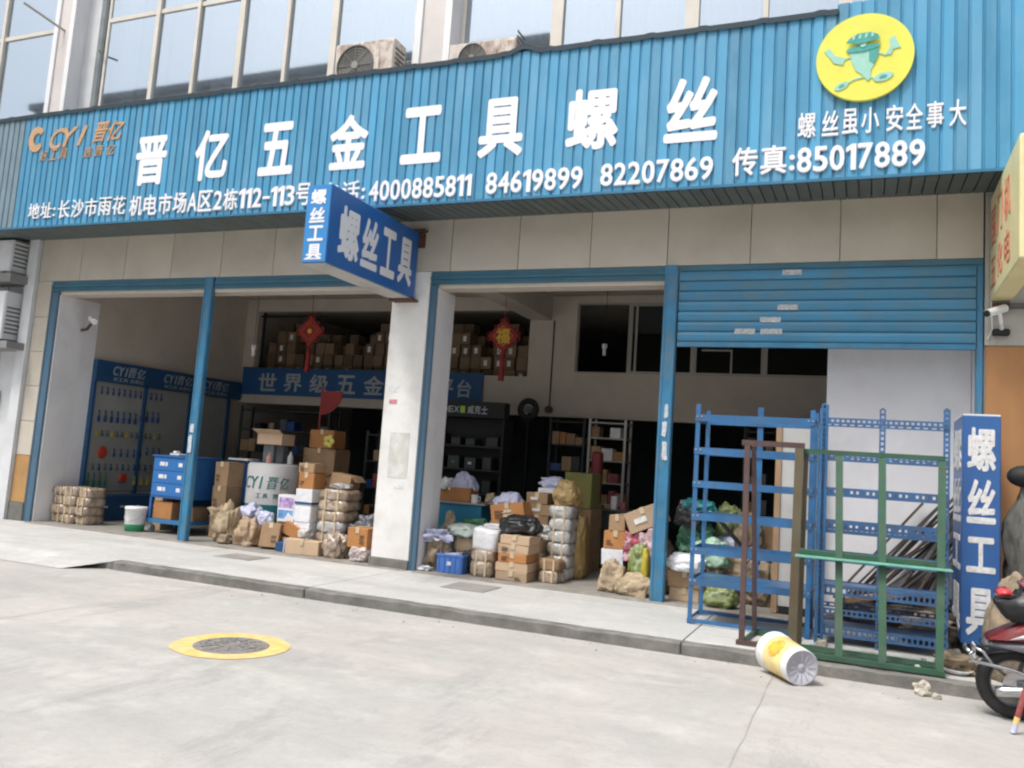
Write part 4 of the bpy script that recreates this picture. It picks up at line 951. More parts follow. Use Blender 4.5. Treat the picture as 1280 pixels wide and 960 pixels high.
# ------------------------------------------------------------------ bay 3, left heap
ct = empty('blue_counter', (7.3, 1.6, .012), 'teal blue counter behind the white pillar', 'counter')
P('counter_body', M_counter, (6.80, 7.56, 1.25, 1.9, .013, .84), parent=ct, bev=.006); P('counter_top', M_alu, (6.78, 7.62, 1.22, 1.92, .842, .865), parent=ct)
carton(6.86, 7.34, 1.3, 1.6, .866, 1.07, 'open brown carton on the teal counter behind the pillar', M_cardo, tape=False)
bag(7.16, 1.45, .98, .36, .28, .30, 'grey plastic bag bulging out of the carton on the counter', M_lbag, 'bag', 31, tip=.6)
bag(6.93, 1.36, 1.02, .18, .2, .18, 'white packet at the left end of the carton on the counter', M_wbag, 'packet', 32)
for i, (x, y, s_, lb) in enumerate(((7.42, 1.30, .05, 'white enamel mug on the teal counter'), (7.58, 1.55, .055, 'second white mug at the end of the teal counter'))):
    b_ = BM(); lathe(b_, [(.0001, 0), (s_, 0), (s_, .12), (s_ - .006, .12), (s_ - .006, .01), (.0001, .01)], 18); m_ = obj('mug', b_, M_bucket, None, lb, 'mug', loc=(x, y, .866))
    b_ = BM(); tube(b_, [(s_ - .005, 0, .1), (s_ + .035, 0, .09), (s_ + .035, 0, .04), (s_ - .005, 0, .03)], .007, 6); kid('handle', b_, M_bucket, m_)
bag(7.64, 1.38, .866, .14, .14, .16, 'tan paper bundle at the end of the teal counter', M_tan, 'bundle', 33, name='paper_bundle')
# crate
cr = empty('plastic_crate', (7.68, .24, .013), 'blue plastic crate on the threshold right of the pillar', 'crate')
def crate(e_, w, d, h):
    for q in ((-w / 2, w / 2, -d / 2, -d / 2 + .015), (-w / 2, w / 2, d / 2 - .015, d / 2), (-w / 2, -w / 2 + .015, -d / 2 + .0155, d / 2 - .0155), (w / 2 - .015, w / 2, -d / 2 + .0155, d / 2 - .0155)):
        b_ = BM(); bx(b_, q[0], q[1], q[2], q[3], .0, h, .003); kid('side_panel', b_, M_crate, e_)
    b_ = BM(); bx(b_, -w / 2 - .01, w / 2 + .01, -d / 2 - .012, -d / 2 - .0005, h - .03, h, .003); bx(b_, w / 2 + .0005, w / 2 + .012, -d / 2, d / 2, h - .03, h, .003); kid('rim', b_, M_crate, e_)
    b_ = BM()
    for k in range(5): bx(b_, -w / 2 + .02 + k * (w - .05) / 4, -w / 2 + .032 + k * (w - .05) / 4, -d / 2 - .010, -d / 2 - .0005, .01, h - .032)
    kid('rib', b_, M_crate, e_)
    b_ = BM(); bx(b_, -.03, .03, -d / 2 - .014, -d / 2 - .0105, h * .42, h * .62); kid('label', b_, M_label, e_)
    b_ = BM(); bx(b_, -w / 2 + .016, w / 2 - .016, -d / 2 + .016, d / 2 - .016, .003, .012); kid('floor', b_, M_crate, e_)
crate(cr, .36, .30, .24)
bag(7.68, .24, .03, .31, .25, .22, 'grey cloths inside the blue plastic crate', M_lbag, 'cloth', 35, name='cloth_bundle')
wrapped(7.52, 7.86, .44, .72, .014, .24, 'lower wrapped brown parcel behind the blue crate', group='parcels behind the blue crate')
wrapped(7.53, 7.86, .43, .72, .242, .45, 'upper wrapped brown parcel behind the blue crate', M_card2, group='parcels behind the blue crate')
bag(7.66, .52, .45, .44, .38, .17, 'pale green and white flat sack on the parcels behind the crate', M_gbag, 'sack', 36, amp=.12, name='flat_sack')
bag(7.72, .78, .50, .36, .2, .2, 'bright green plastic behind the flat sack', M_grbag, 'bag', 37, amp=.2)
bag(7.40, .30, .013, .34, .34, .42, 'brown crumpled sack between the pillar and the crate', M_tan2, 'sack', 38, amp=.3, name='rough_sack')
bag(7.38, .26, .38, .34, .28, .16, 'pale lilac papers on top of the brown sack by the pillar', M_lbag, 'paper', 39, amp=.5, name='paper_heap', rz=.4)
bag(7.44, .52, .40, .26, .2, .34, 'upright torn brown paper by the pillar', M_tan2, 'paper', 40, amp=.5, name='torn_paper', tip=.8)
bag(7.30, .08, .012, .26, .12, .06, 'flattened white scrap on the threshold by the pillar', M_wbag, 'scrap', 41, amp=.5, name='paper_scrap')
# white bag on a wrapped carton
wrapped(7.95, 8.26, .12, .44, .014, .20, 'lower film-wrapped carton under the white bag', M_wrap, 'wrapped cartons under the white bag')
wrapped(7.96, 8.26, .12, .44, .202, .34, 'upper film-wrapped carton under the white bag', M_wrap, 'wrapped cartons under the white bag')
b_ = BM(); bx(b_, -.165, .165, -.13, .13, 0, .27); bmesh.ops.subdivide_edges(b_, edges=b_.edges, cuts=4, use_grid_fill=True)
for v in b_.verts:
    v.co += .022 * noise.noise_vector(v.co * 7 + Vector((4, 4, 4))); q = Vector((v.co.x / .165, v.co.y / .13, (v.co.z - .13) / .13)); v.co.x *= 1 - .06 * q.z ** 4; v.co.y *= 1 - .12 * q.x ** 4
obj('white_bag', b_, M_wbag, None, 'square white plastic bag on the wrapped cartons in front', 'bag', loc=(8.10, .28, .345), rot=(0, .1, .04), smooth=True)
bag(7.92, .70, .44, .55, .34, .14, 'dark grey sheet lying over the parcels in the heap', M_gplast, 'sheet', 42, amp=.2, name='plastic_sheet')
bag(8.12, .58, .60, .42, .2, .06, 'white foam strip lying across the heap', M_wbag, 'foam', 43, amp=.1, name='foam_strip')
wrapped(7.86, 8.28, .55, .85, .014, .44, 'dark film-wrapped carton deep in the heap', M_wrap)
# flat cartons
for iz in range(5):
    z0 = .014 + iz * .112
    lb = ['lowest pale brown carton of the flat stack in the third bay', 'second pale brown carton of the flat stack, taped', 'third carton of the flat stack, more orange', 'fourth carton of the flat stack, pale', 'topmost carton of the flat stack under the black bag'][iz]
    carton(8.34 + random.uniform(-.02, .02), 8.74 + random.uniform(-.02, .02), .10, .52, z0, z0 + .109, lb, (M_card2, M_card2, M_cardo, M_card2, M_card2)[iz], group='flat carton stack', rz=random.uniform(-.03, .03))
bag(8.50, .42, .575, .58, .44, .22, 'shiny black plastic bag on the flat carton stack', M_black, 'bag', 44, amp=.16)
tc = carton(8.00, 8.48, .62, .88, .70, .94, 'orange-brown carton with pale print, tilted on top of the heap', M_cardo, ry=-.17)
b_ = BM(); bx(b_, -.08, .06, -.137, -.1335, .12, .16); bx(b_, -.06, .08, -.137, -.1335, .06, .10); kid('print', b_, M('print_pale', (.62, .50, .36), .7, var=.3, scale=40, bump=0), tc)
carton(7.98, 8.50, .62, .95, .44, .69, 'large dark carton under the tilted one', M_card)
bag(8.10, .98, .86, .4, .3, .2, 'grey plastic showing above the tilted carton', M_lbag, 'bag', 45, tip=.5)
for iz, (z0, z1) in enumerate(((.014, .30), (.303, .58), (.583, .80), (.803, .95), (.953, 1.10))):
    carton(8.36 + .02 * (iz % 2), 8.68 + random.uniform(-.02, .05), .92, 1.25, z0, z1, ['floor carton', 'second carton', 'third carton', 'fourth carton, labelled', 'topmost carton, labelled'][iz] + ' of the tall brown stack behind the black bag', M_card, group='tall brown stack', rz=random.uniform(-.05, .05), lab=iz > 1)
carton(8.50, 8.78, 1.0, 1.3, 1.103, 1.17, 'flat white box on top of the tall brown stack', M_wbag, tape=False, name='white_box')
bag(8.60, 1.3, 1.17, .34, .3, .14, 'blue-grey plastic on the tall brown stack', M_lbag, 'bag', 46)
carton(8.62, 9.02, 1.75, 2.2, .9, 1.40, 'olive carton behind the tall brown stack', M('olive_card', (.20, .19, .06), .8), tape=False)
carton(8.60, 9.05, 1.7, 2.25, .014, .897, 'big carton carrying the olive one', M_card)
for iz in range(6):
    z0 = .014 + iz * .158
    wrapped(8.80, 9.10, .62, 1.05, z0, z0 + .155, f'{nm5[iz]} silver-wrapped roll bundle of the pile by the yellow bag', M_silver, 'silver-wrapped pile', random.uniform(-.06, .06))
bag(8.95, .90, .965, .38, .36, .30, 'yellow-brown paper bag on the silver-wrapped pile', M_ybag, 'bag', 47, amp=.2, name='paper_bag', tip=.4)
bag(9.12, 1.12, .013, .16, .4, .82, 'tall yellowish woven sack behind the silver-wrapped pile', M_ybag, 'sack', 48, amp=.12, name='woven_sack')
wrapped(8.84, 9.08, .30, .60, .014, .16, 'low brown parcel at the foot of the silver pile', M_wrap)
wrapped(8.82, 9.1, .32, .60, .163, .30, 'second low brown parcel at the foot of the silver pile', M_card)

for iz in range(3):
    carton(8.42, 8.76, .54, .90, .014 + iz * .165, .176 + iz * .165, ['bottom', 'middle', 'top'][iz] + ' carton just behind the flat carton stack', (M_card, M_card2, M_card)[iz], group='cartons behind the flat stack', rz=random.uniform(-.04, .04))
for i, (x, y, w_, h_, lb, m_) in enumerate(((8.30, .62, .3, .16, 'grey film rag stuffed between the cartons of the heap', M_lbag), (7.84, .34, .2, .3, 'dark plastic bag squeezed beside the white bag', M_black), (8.02, .48, .34, .1, 'brown paper crushed under the tilted carton', M_tan2), (8.70, .86, .3, .18, 'film-wrapped bundle wedged beside the silver pile', M_silver), (9.0, .5, .22, .16, 'small film bundle on the floor by the silver pile', M_wrap))):
    bag(x, y, .44 if i in (0, 2) else (.50 if i == 3 else .013), w_, w_ * .8, h_, lb, m_, 'bundle', 120 + i, name='loose_bundle')
for i, (x, y, z, w_, h_, lb, m_) in enumerate(((3.92, .22, .013, .22, .12, 'crushed brown paper on the floor before the round counter', M_tan2), (4.46, .44, .30, .26, .2, 'grey-lilac film between the package and the printed box', M_lbag), (5.24, .34, .2, .2, .14, 'crushed film on the long pale carton', M_silver), (5.98, .6, .013, .36, .44, 'dark film bundle between the parcels and the pillar', M_gplast), (5.60, .62, .93, .3, .08, 'loose film on top of the parcel pile', M_silver))):
    bag(x, y, z, w_, w_ * .8, h_, lb, m_, 'bundle', 140 + i, name='loose_bundle')

# ------------------------------------------------------------------ bay 3 right / bay 4 heap
for iz, (x0, x1, z0, z1, m_, lb) in enumerate(((9.58, 9.92, .014, .16, M_card2, 'bottom pale carton of the stack left of the right-hand post'), (9.60, 9.90, .163, .30, M_card, 'second brown carton of the stack left of the right-hand post'), (9.58, 9.86, .303, .50, M_wbag, 'white box in the stack left of the right-hand post'), (9.60, 9.90, .503, .72, M_cardo, 'orange carton in the stack left of the right-hand post'), (9.66, 9.86, .723, .92, M_card, 'small brown carton topping the stack left of the right-hand post'))):
    carton(x0, x1, .50, .85, z0, z1, lb, m_, group='stack left of the right-hand post', tape=(m_ is not M_wbag))
bag(9.80, .26, .013, .30, .26, .36, 'tan paper bag on the floor left of the right-hand post', M_tan, 'bag', 51, name='paper_bag', tip=.3)
bag(10.12, .17, .013, .44, .26, .26, 'light tan sack slumped at the foot of the right-hand post', M_tan, 'sack', 52, amp=.2, name='paper_sack', tip=.5)
bag(10.0, .55, .38, .34, .3, .36, 'red, white and blue plastic bag in the right-hand heap', M('striped_bag', (.38, .05, .07), .4, var=.2, scale=8, bump=.9, bscale=11, dirt=1., dirtcol=(.6, .62, .75), dscale=5), 'bag', 53, amp=.3)
bag(10.22, .50, .34, .26, .3, .42, 'pink and white plastic bag next to the right-hand post', M('pink_bag', (.46, .33, .34), .45, var=.2, bump=.9, bscale=11), 'bag', 54, amp=.3)
bag(10.10, .34, .20, .22, .22, .36, 'lime green plastic bag below the striped bag', M_lime, 'bag', 55, amp=.3)
bag(10.20, .28, .22, .10, .14, .34, 'yellow plastic bottle pack left of the right-hand post', M('bottle_yellow', (.46, .38, .05), .3), 'bottle', 56, amp=.08, name='bottle_pack')
bag(10.16, .80, .013, .6, .5, .62, 'dark sacks filling the heap left of the right-hand post', M_tan2, 'sack', 57, name='rough_sack')
carton(9.94, 10.42, .42, .70, .80, 1.06, 'big carton with a white label, tilted behind the right-hand post', M_card2, ry=-.42, lab=True)
bag(10.72, .62, .50, .42, .4, .40, 'dark green plastic bag right of the right-hand post', M_grbag, 'bag', 58, amp=.25)
bag(10.66, .55, .86, .36, .4, .30, 'black plastic bag on the green one behind the post', M_black, 'bag', 59)
bag(10.78, .50, 1.02, .4, .3, .16, 'teal plastic draped over the black bag', M_dteal, 'bag', 60, amp=.3)
bag(10.96, .40, .42, .36, .3, .32, 'white and green plastic bag inside the blue rack line', M('wg_bag', (.35, .5, .40), .4, var=.3, scale=9, bump=.9, bscale=11, dirt=1, dirtcol=(.05, .28, .12), dscale=5), 'bag', 61)
bag(10.70, .24, .36, .46, .34, .20, 'white sack lying right of the right-hand post', M_wbag, 'sack', 62, amp=.14, name='flat_sack')
carton(10.52, 10.86, .20, .50, .014, .17, 'lower brown carton under the white sack', M_card2, group='cartons under the white sack')
carton(10.50, 10.88, .18, .50, .173, .36, 'upper brown carton under the white sack', M_card, group='cartons under the white sack')
wrapped(10.86, 11.10, .35, .65, .014, .40, 'film-wrapped parcel right of the cartons under the white sack', M_wrap)
bag(11.12, .12, .013, .36, .26, .24, 'lime green and white sack low behind the blue shelf rack', M_lime, 'sack', 63, amp=.18, name='flat_sack')
bag(11.22, .7, .30, .40, .3, .26, 'tan package seen through the lower rack shelves', M_tan, 'package', 64, name='paper_package')
bag(11.05, .9, .74, .3, .3, .34, 'pale green leaf-like plastic in the rack heap', M_lime, 'bag', 65, amp=.4)
bag(11.32, .85, .52, .36, .34, .5, 'brown rough sack in the rack heap', M_tan2, 'sack', 66, name='rough_sack')
bag(11.10, .9, .013, .7, .6, .72, 'grey plastic covering the pile behind the blue rack', M_lbag, 'sheet', 67, name='plastic_sheet')
bag(11.48, .75, .013, .5, .5, .5, 'brown sack on the floor beside the leaning door board', M_tan2, 'sack', 68, name='rough_sack')
carton(11.30, 11.62, .95, 1.3, .55, .95, 'brown carton standing above the rack heap', M_card)
b_ = BM(); tube(b_, [(11.0, .35, 1.02), (11.2, .4, .80), (11.42, .45, .56), (11.5, .45, .5)], .025, 8); obj('black_hose', b_, M_black, None, 'black hose lying slantwise over the rack heap', 'hose')

# leaning white door board with a brown edge, next to the racks
db = empty('door_board', (11.9, .22, .012), 'white door board with bare wooden edge standing behind the brown frame', 'door')
P('panel', M_board, (11.73, 12.12, .20, .245, .10, 2.16), parent=db); P('wooden_edge', M_edge, (11.665, 11.728, .18, .26, .02, 2.17), parent=db)
P('notice', M_label, (11.90, 12.02, .193, .1985, 1.45, 1.80), parent=db)
P('foot_block', M_matblack, (11.74, 12.12, .19, .26, .013, .098), parent=db)

# ------------------------------------------------------------------ deep shop interior
bn_ = empty('banner', (3.1, 4.57, 2.53), 'dark blue banner lettered 世界级五金工具 below the mezzanine opening', 'banner')
P('banner_cloth', M('banner_blue', (.012, .085, .24), .6, var=.08), (.28, 5.92, 4.55, 4.585, 2.54, 3.08), parent=bn_)
P('banner_frame', M_dcab, (.26, 5.94, 4.56, 4.598, 3.082, 3.12), parent=bn_)
for ch, x0 in zip('世界级五金工具', (.72, 1.37, 2.02, 2.67, 3.32, 3.97, 4.62)): glyph(ch, x0, x0 + .46, 2.62, 3.0, 4.549, M_ltext, bn_, .02, thick=.006)
for ch, x0 in zip('平台', (4.98 + .04, 5.40)): glyph(ch, x0, x0 + .30, 2.64, 2.98, 4.549, M_ltext, bn_, .02, thick=.006)
# mezzanine boxes, cardboard darkened in colour for the shade up there
heights = [3, 4, 4, 2, 3, 3, 3, 2, 3, 2, 3, 4, 4, 2, 3, 4, 4, 3, 4, 4, 3, 2, 4, 4, 3, 3]
me_box = None
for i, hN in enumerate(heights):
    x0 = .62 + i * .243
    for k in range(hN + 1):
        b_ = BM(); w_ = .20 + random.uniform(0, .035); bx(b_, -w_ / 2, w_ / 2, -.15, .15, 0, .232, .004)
        obj('cardboard_box', b_, M('shaded_cardboard', (.17, .12, .075), .85, rand=.35), None, 'box with shade-darkened colour in the rear row of the dark mezzanine opening', 'box', 'rear row of boxes on the mezzanine', loc=(x0 - .02, 5.42 + random.uniform(-.03, .03), 2.994 + k * .238))
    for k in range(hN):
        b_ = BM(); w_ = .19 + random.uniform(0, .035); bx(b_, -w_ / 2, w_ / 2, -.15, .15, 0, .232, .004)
        o = obj('cardboard_box', b_, M('shaded_cardboard', (.17, .12, .075), .85, rand=.35), None, 'small brown box stacked in the dark mezzanine opening', 'box', 'boxes stacked on the mezzanine', loc=(x0 + .1 + random.uniform(-.012, .012), 5.05 + random.uniform(-.03, .03), 2.992 + .002 + k * .238))
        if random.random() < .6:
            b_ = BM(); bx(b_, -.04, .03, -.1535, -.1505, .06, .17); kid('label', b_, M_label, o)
P('mezzanine_post', M_matblack, (.56, .60, 4.70, 4.74, 2.995, 4.32), (.3, 2.2, 4.70, 4.74, 4.22, 4.26), parent=bld)
# Chinese knots on strings
def knot(x, y, z, s, label, fu):
    e_ = empty('chinese_knot', (x, y, z), label, 'decoration')
    b_ = BM(); prism(b_, [(0, s), (s, 0), (0, -s), (-s, 0)], -.02, .02); kid('diamond', b_, M_red, e_)
    b_ = BM()
    for t in range(4):
        a_ = t * math.pi / 2 + math.pi / 4; ux, uz = math.cos(a_), math.sin(a_)
        for q in (-.55, 0, .55):
            cx_, cz_ = ux * s * .74 - uz * s * q, uz * s * .74 + ux * s * q
            torus(b_, s * .13, s * .035, 12, 6, Matrix.Translation((cx_, 0, cz_)) @ Matrix.Rotation(R(90), 4, 'X'))
    kid('loop', b_, M_red, e_)
    b_ = BM(); d_ = s * .62
    for (p, q) in (((0, d_), (d_, 0)), ((d_, 0), (0, -d_)), ((0, -d_), (-d_, 0)), ((-d_, 0), (0, d_))): bar(b_, (p[0], -.024, p[1]), (q[0], -.024, q[1]), .012 if not fu else .02, .006)
    kid('gold_border', b_, M_gold if fu else M('dull_gold', (.5, .12, .04), .5), e_)
    if fu:
        vs, fs = glyph_data('福', .03, 0); b_ = BM(); L_ = [b_.verts.new((v.x * s * .9 - s * .45, -.024 - (v.z + .5) * .006, v.y * s * .95 - s * .36)) for v in vs]
        for f in fs:
            try: b_.faces.new([L_[i] for i in f])
            except ValueError: pass
        kid('character', b_, M_gold, e_)
    else:
        b_ = BM(); cyl(b_, (0, -.022, 0), (0, -.03, 0), s * .16, n=16); kid('centre', b_, M_gold, e_)
    b_ = BM(); tube(b_, [(0, 0, s), (0, 0, s + (4.55 - z - s))], .006, 6); kid('cord', b_, M_red, e_)
    b_ = BM(); lathe(b_, [(.02, -s - .02), (.045, -s - .12), (.04, -s - .2), (.05, -s - .46), (.0001, -s - .46)], 12); kid('tassel', b_, M_red, e_)
knot(3.42, 2.5, 3.56, .27, 'plain dark red Chinese knot hanging left in the shop', False)
knot(7.18, 2.5, 3.50, .27, 'red Chinese knot with a golden 福 hanging in the third bay', True)
fn = empty('red_fan', (3.86, 2.5, 1.5), 'half-open red fan flag on a red pole in the dark shop', 'flag')
b_ = BM(); poly = [(3.80, 2.50)] + [(3.80 + .42 * math.cos(R(t)), 2.50 + .42 * math.sin(R(t))) for t in range(0, -91, -10)]
prism(b_, poly, 2.49, 2.505); obj('fan_cloth', b_, M_red, fn)
b_ = BM(); cyl(b_, (3.79, 2.5, .02), (3.79, 2.5, 2.60), .018, n=8); obj('pole', b_, M('red_dull', (.30, .04, .03), .6), fn)
# hanging lamps
for (x, y, z, lb) in ((2.62, 2.0, 3.02, 'small pale bulb hanging in the second bay'), (8.55, 3.6, 3.35, 'white hanging energy-saving bulb in front of the inner window')):
    e_ = empty('pendant_bulb', (x, y, z), lb, 'lamp'); b_ = BM(); lathe(b_, [(.0001, 0), (.03, .01), (.03, .12), (.045, .14), (.045, .2), (.0001, .2)], 14); kid('bulb', b_, M_label, e_)
    b_ = BM(); tube(b_, [(0, 0, .2), (0, 0, 4.59 - z)], .005, 5); kid('cord', b_, M_matblack, e_)
# black branded cabinet
oc = empty('display_cabinet', (6.5, 3.3, .012), 'black tool display cabinet with lettered header ORDEX 威克士', 'cabinet')
P('header', M_matblack, (5.2, 7.0, 3.16, 3.4, 2.20, 2.47), parent=oc)
P('back', M_matblack, (5.2, 7.0, 3.56, 3.6, .02, 2.19), parent=oc)
P('side', M_matblack, (5.2, 5.24, 3.2, 3.558, .02, 2.19), (6.96, 7.0, 3.2, 3.558, .02, 2.19), parent=oc)
row('WORX', 5.42, 5.86, 2.27, 2.39, 3.158, M_ltext, oc, .02, 0, .004) if 0 else row('ORDEX', 5.62, 6.16, 2.27, 2.39, 3.158, M_ltext, oc, .02, 0, .004)
P('green_mark', M('lime_mark', (.25, .5, .05), .5), (6.18, 6.27, 3.152, 3.159, 2.27, 2.39), parent=oc)
row('威克士', 6.31, 6.70, 2.26, 2.40, 3.158, M_ltext, oc, .02, 0, .004)
for z in (.5, .9, 1.3, 1.7): P('shelf', M('shelf_dark', (.03, .035, .04), .5), (5.242, 6.958, 3.22, 3.558, z, z + .02), parent=oc)
for z in (.52, .92, 1.32, 1.72):
    lvn = {.52: 'lowest', .92: 'second', 1.32: 'third', 1.72: 'top'}[z]
    for i in range(5):
        x0 = 5.34 + i * .32 + random.uniform(-.03, .03); h_ = random.uniform(.12, .26)
        b_ = BM(); bx(b_, x0, x0 + random.uniform(.14, .24), 3.26, 3.5, z + .001, z + h_, .01); o = obj('tool_case', b_, M('case_black', (.03, .035, .035), .4, rand=.4), None, ['leftmost', 'left inner', 'central', 'right inner', 'rightmost'][i] + f' power tool case on the {lvn} shelf of the black cabinet', 'case', 'tool cases on the black cabinet')
        if random.random() < .6:
            b_ = BM(); bx(b_, -.03, .03, -.127, -.1205, h_ * .4, h_ * .6); kid('badge', b_, M('badge_green', (.10, .22, .05), .5) if random.random() < .6 else M_label, o)
# reel on the wall
rl = empty('hose_reel', (7.10, 4.0, 2.43), 'round dark reel hanging below the cream wall beside the black cabinet', 'reel')
b_ = BM(); torus(b_, .15, .055, 32, 10, Matrix.Rotation(R(90), 4, 'X')); kid('coil', b_, M_rubber, rl, True)
b_ = BM(); cyl(b_, (0, -.03, 0), (0, .05, 0), .07, n=20); kid('hub', b_, M_gplast, rl)
b_ = BM(); bx(b_, -.02, .02, .02, .10, -2.4, .05); kid('stand', b_, M_matblack, rl)
# steel racks with goods on both sides
def goods_rack(x0, x1, y0, y1, zs, label, mat, glab, density=.8, hot=False, dim=False):  # dim: darker goods colours, standing in for shade on deep shelves
    e_ = empty('storage_rack', ((x0 + x1) / 2, (y0 + y1) / 2, .012), label, 'rack')
    for xx in (x0, x1 - .04):
        for yy in (y0, y1 - .04): P('upright', mat, (xx, xx + .04, yy, yy + .04, .013, zs[-1] + .06), parent=e_)
    for z in zs: P('shelf', mat, (x0 + .001, x1 - .001, y0 - .003, y1 + .003, z - .02, z), parent=e_)
    for lv, z in enumerate(zs[:-1]):
        x = x0 + .05; shn = ['lowest', 'second lowest', 'middle', 'upper', 'top', 'topmost'][lv] + ' shelf'
        while x < x1 - .14:
            w_ = random.uniform(.09, .2); 
            if random.random() < density:
                m_ = random.choice((M_card, M_tool, M_black, M_gplast, M_black)) if dim else random.choice((M_card, M_card, M_cardo, M_tool, M_black, M_gplast, M_label, M_redp)) if not hot else random.choice((M_cardo, M_ybag, M_label, M_redp, M_card))
                b_ = BM(); bx(b_, -w_ / 2, w_ / 2, -.12, .12, 0, random.uniform(.1, .26), .006)
                cn = {'cardboard': 'brown', 'cardboard_orange': 'orange', 'tool_handle_blue': 'dark blue', 'black_plastic': 'black', 'grey_plastic': 'grey', 'paper_label': 'white', 'red_plastic': 'red', 'yellow_bag': 'yellow'}[m_.name]
                obj('goods_box', b_, m_, None, f'{cn} box on the {shn} {glab[3:]}', 'box', f'goods {glab}', loc=(x + w_ / 2, (y0 + y1) / 2 - .05, z + .001))
            x += w_ + .012
goods_rack(8.26, 8.92, 3.9, 4.3, (.5, .9, 1.25, 1.62, 2.0, 2.26), 'pale steel shop rack under the cream wall', M_alu, 'on the pale steel rack under the cream wall', .85, True)
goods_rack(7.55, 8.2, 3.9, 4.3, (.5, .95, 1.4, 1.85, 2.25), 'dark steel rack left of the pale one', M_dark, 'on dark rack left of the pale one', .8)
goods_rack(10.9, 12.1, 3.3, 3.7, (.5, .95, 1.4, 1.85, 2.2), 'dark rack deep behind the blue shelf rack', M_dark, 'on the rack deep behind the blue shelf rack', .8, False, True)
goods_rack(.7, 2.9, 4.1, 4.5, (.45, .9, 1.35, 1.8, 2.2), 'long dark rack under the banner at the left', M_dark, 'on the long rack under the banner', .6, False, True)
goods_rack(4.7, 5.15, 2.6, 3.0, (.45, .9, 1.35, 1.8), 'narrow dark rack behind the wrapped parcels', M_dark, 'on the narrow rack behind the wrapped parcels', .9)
bw = BM(); bx(bw, 8.55, 8.72, 3.2, 3.35, .9, 1.75, .03); obj('red_case', bw, M('dark_red', (.20, .02, .03), .5), None, 'tall dark red case in front of the pale steel rack', 'case')
c2 = empty('shop_counter', (9.1, 2.7, .012), 'dark counter with small goods in the third bay', 'counter')
P('counter_body', M_dark, (8.55, 9.5, 2.45, 3.0, .013, .86), parent=c2); P('counter_top', M_gplast, (8.5, 9.55, 2.4, 3.05, .862, .885), parent=c2)
for i, (x, m_, h_) in enumerate(((8.72, M_label, .16), (8.92, M_ybag, .08), (9.06, M_ybag, .06), (9.16, M_label, .2), (9.30, M_redp, .12))):
    b_ = BM(); bx(b_, -.045, .045, -.05, .05, 0, h_, .01); obj('small_carton', b_, m_, None, ['white packet at the left end of the dark counter', 'yellow packet on the dark counter', 'flat yellow packet on the dark counter', 'tall white packet on the dark counter', 'red packet at the right end of the dark counter'][i], 'packet', loc=(x, 2.52, .886))
bag(6.0, 2.0, .7, .5, .4, .5, 'red and white printed packaging standing behind the pillar', M('printed_red', (.30, .05, .05), .5, var=.4, dirt=1, dirtcol=(.4, .38, .36), dscale=6), 'packaging', 71, amp=.1, name='printed_package')
carton(5.7, 6.3, 1.8, 2.3, .014, .70, 'dark brown carton carrying the printed packaging', M_card)
bag(6.15, .8, .013, .5, .6, .62, 'dark blue-grey plastic bundle between the parcels and the pillar', M_gplast, 'bundle', 72, name='plastic_bundle')

# ------------------------------------------------------------------ racks and frames on the pavement
def plate(b_, x0, x1, y0, y1, z0, z1): bx(b_, x0, x1, y0, y1, z0, z1)
ra = empty('shelf_rack', (11.55, -.85, 0), 'blue steel shelf rack with solid shelves on the pavement in front of the open bay', 'rack')
for (x, y, zt) in ((10.985, -1.15, 2.22), (10.985, -.52, 2.20), (12.105, -1.15, 2.20), (12.105, -.52, 2.22)):
    b_ = BM(); bx(b_, x, x + .045, y, y + .006, .0, zt); bx(b_, x if x < 11.5 else x + .039, x + .006 if x < 11.5 else x + .045, y + .0065, y + .045, .0, zt); obj('upright', b_, M_rack, ra)
b_ = BM(); bx(b_, 11.53, 11.59, -.50, -.494, .3, 2.26); obj('upright', b_, M_rack, ra)
for i, z in enumerate((2.08, 1.74, 1.40, 1.07, .73, .42)):
    b_ = BM()
    bx(b_, 10.99, 12.15, -1.158, -1.151, z - .035, z + .035)        # front beam
    bx(b_, 10.99, 12.15, -.513, -.506, z - .03, z + .03)
    bx(b_, 10.978, 10.984, -1.145, -.48, z - .03, z + .03); bx(b_, 12.151, 12.157, -1.145, -.48, z - .03, z + .03)
    s_ = obj('shelf_beam', b_, M_rack, ra)
    if i in (4, 5, 3):
        b_ = BM(); bx(b_, 11.032, 12.10, -1.150, -.515, z + .012, z + .026) if i != 3 else bx(b_, 11.032, 12.10, -.75, -.515, z + .012, z + .026)
        if i == 5: obj('shelf', b_, M_rack, ra)
        else: b_.free()
    b_ = BM()
    for xx in (11.0, 11.045, 12.09, 12.13): cyl(b_, (xx, -1.158, z + .012), (xx, -1.163, z + .012), .011, n=8)
    obj('bolt', b_, M_steel, s_)
b_ = BM(); bx(b_, 10.99, 12.15, -1.156, -1.150, .015, .055); bx(b_, 10.979, 10.984, -1.145, -.48, .01, .05); bx(b_, 12.151, 12.156, -1.145, -.48, .01, .05); bx(b_, 10.99, 12.15, -.513, -.506, .015, .055); obj('bottom_rail', b_, M_rack, ra)
b_ = BM(); lathe(b_, [(.0001, 0), (.05, 0), (.05, .008), (.0001, .008)], 16); obj('foot_plate', b_, M_steel, ra, loc=(11.01, -.5, .001))

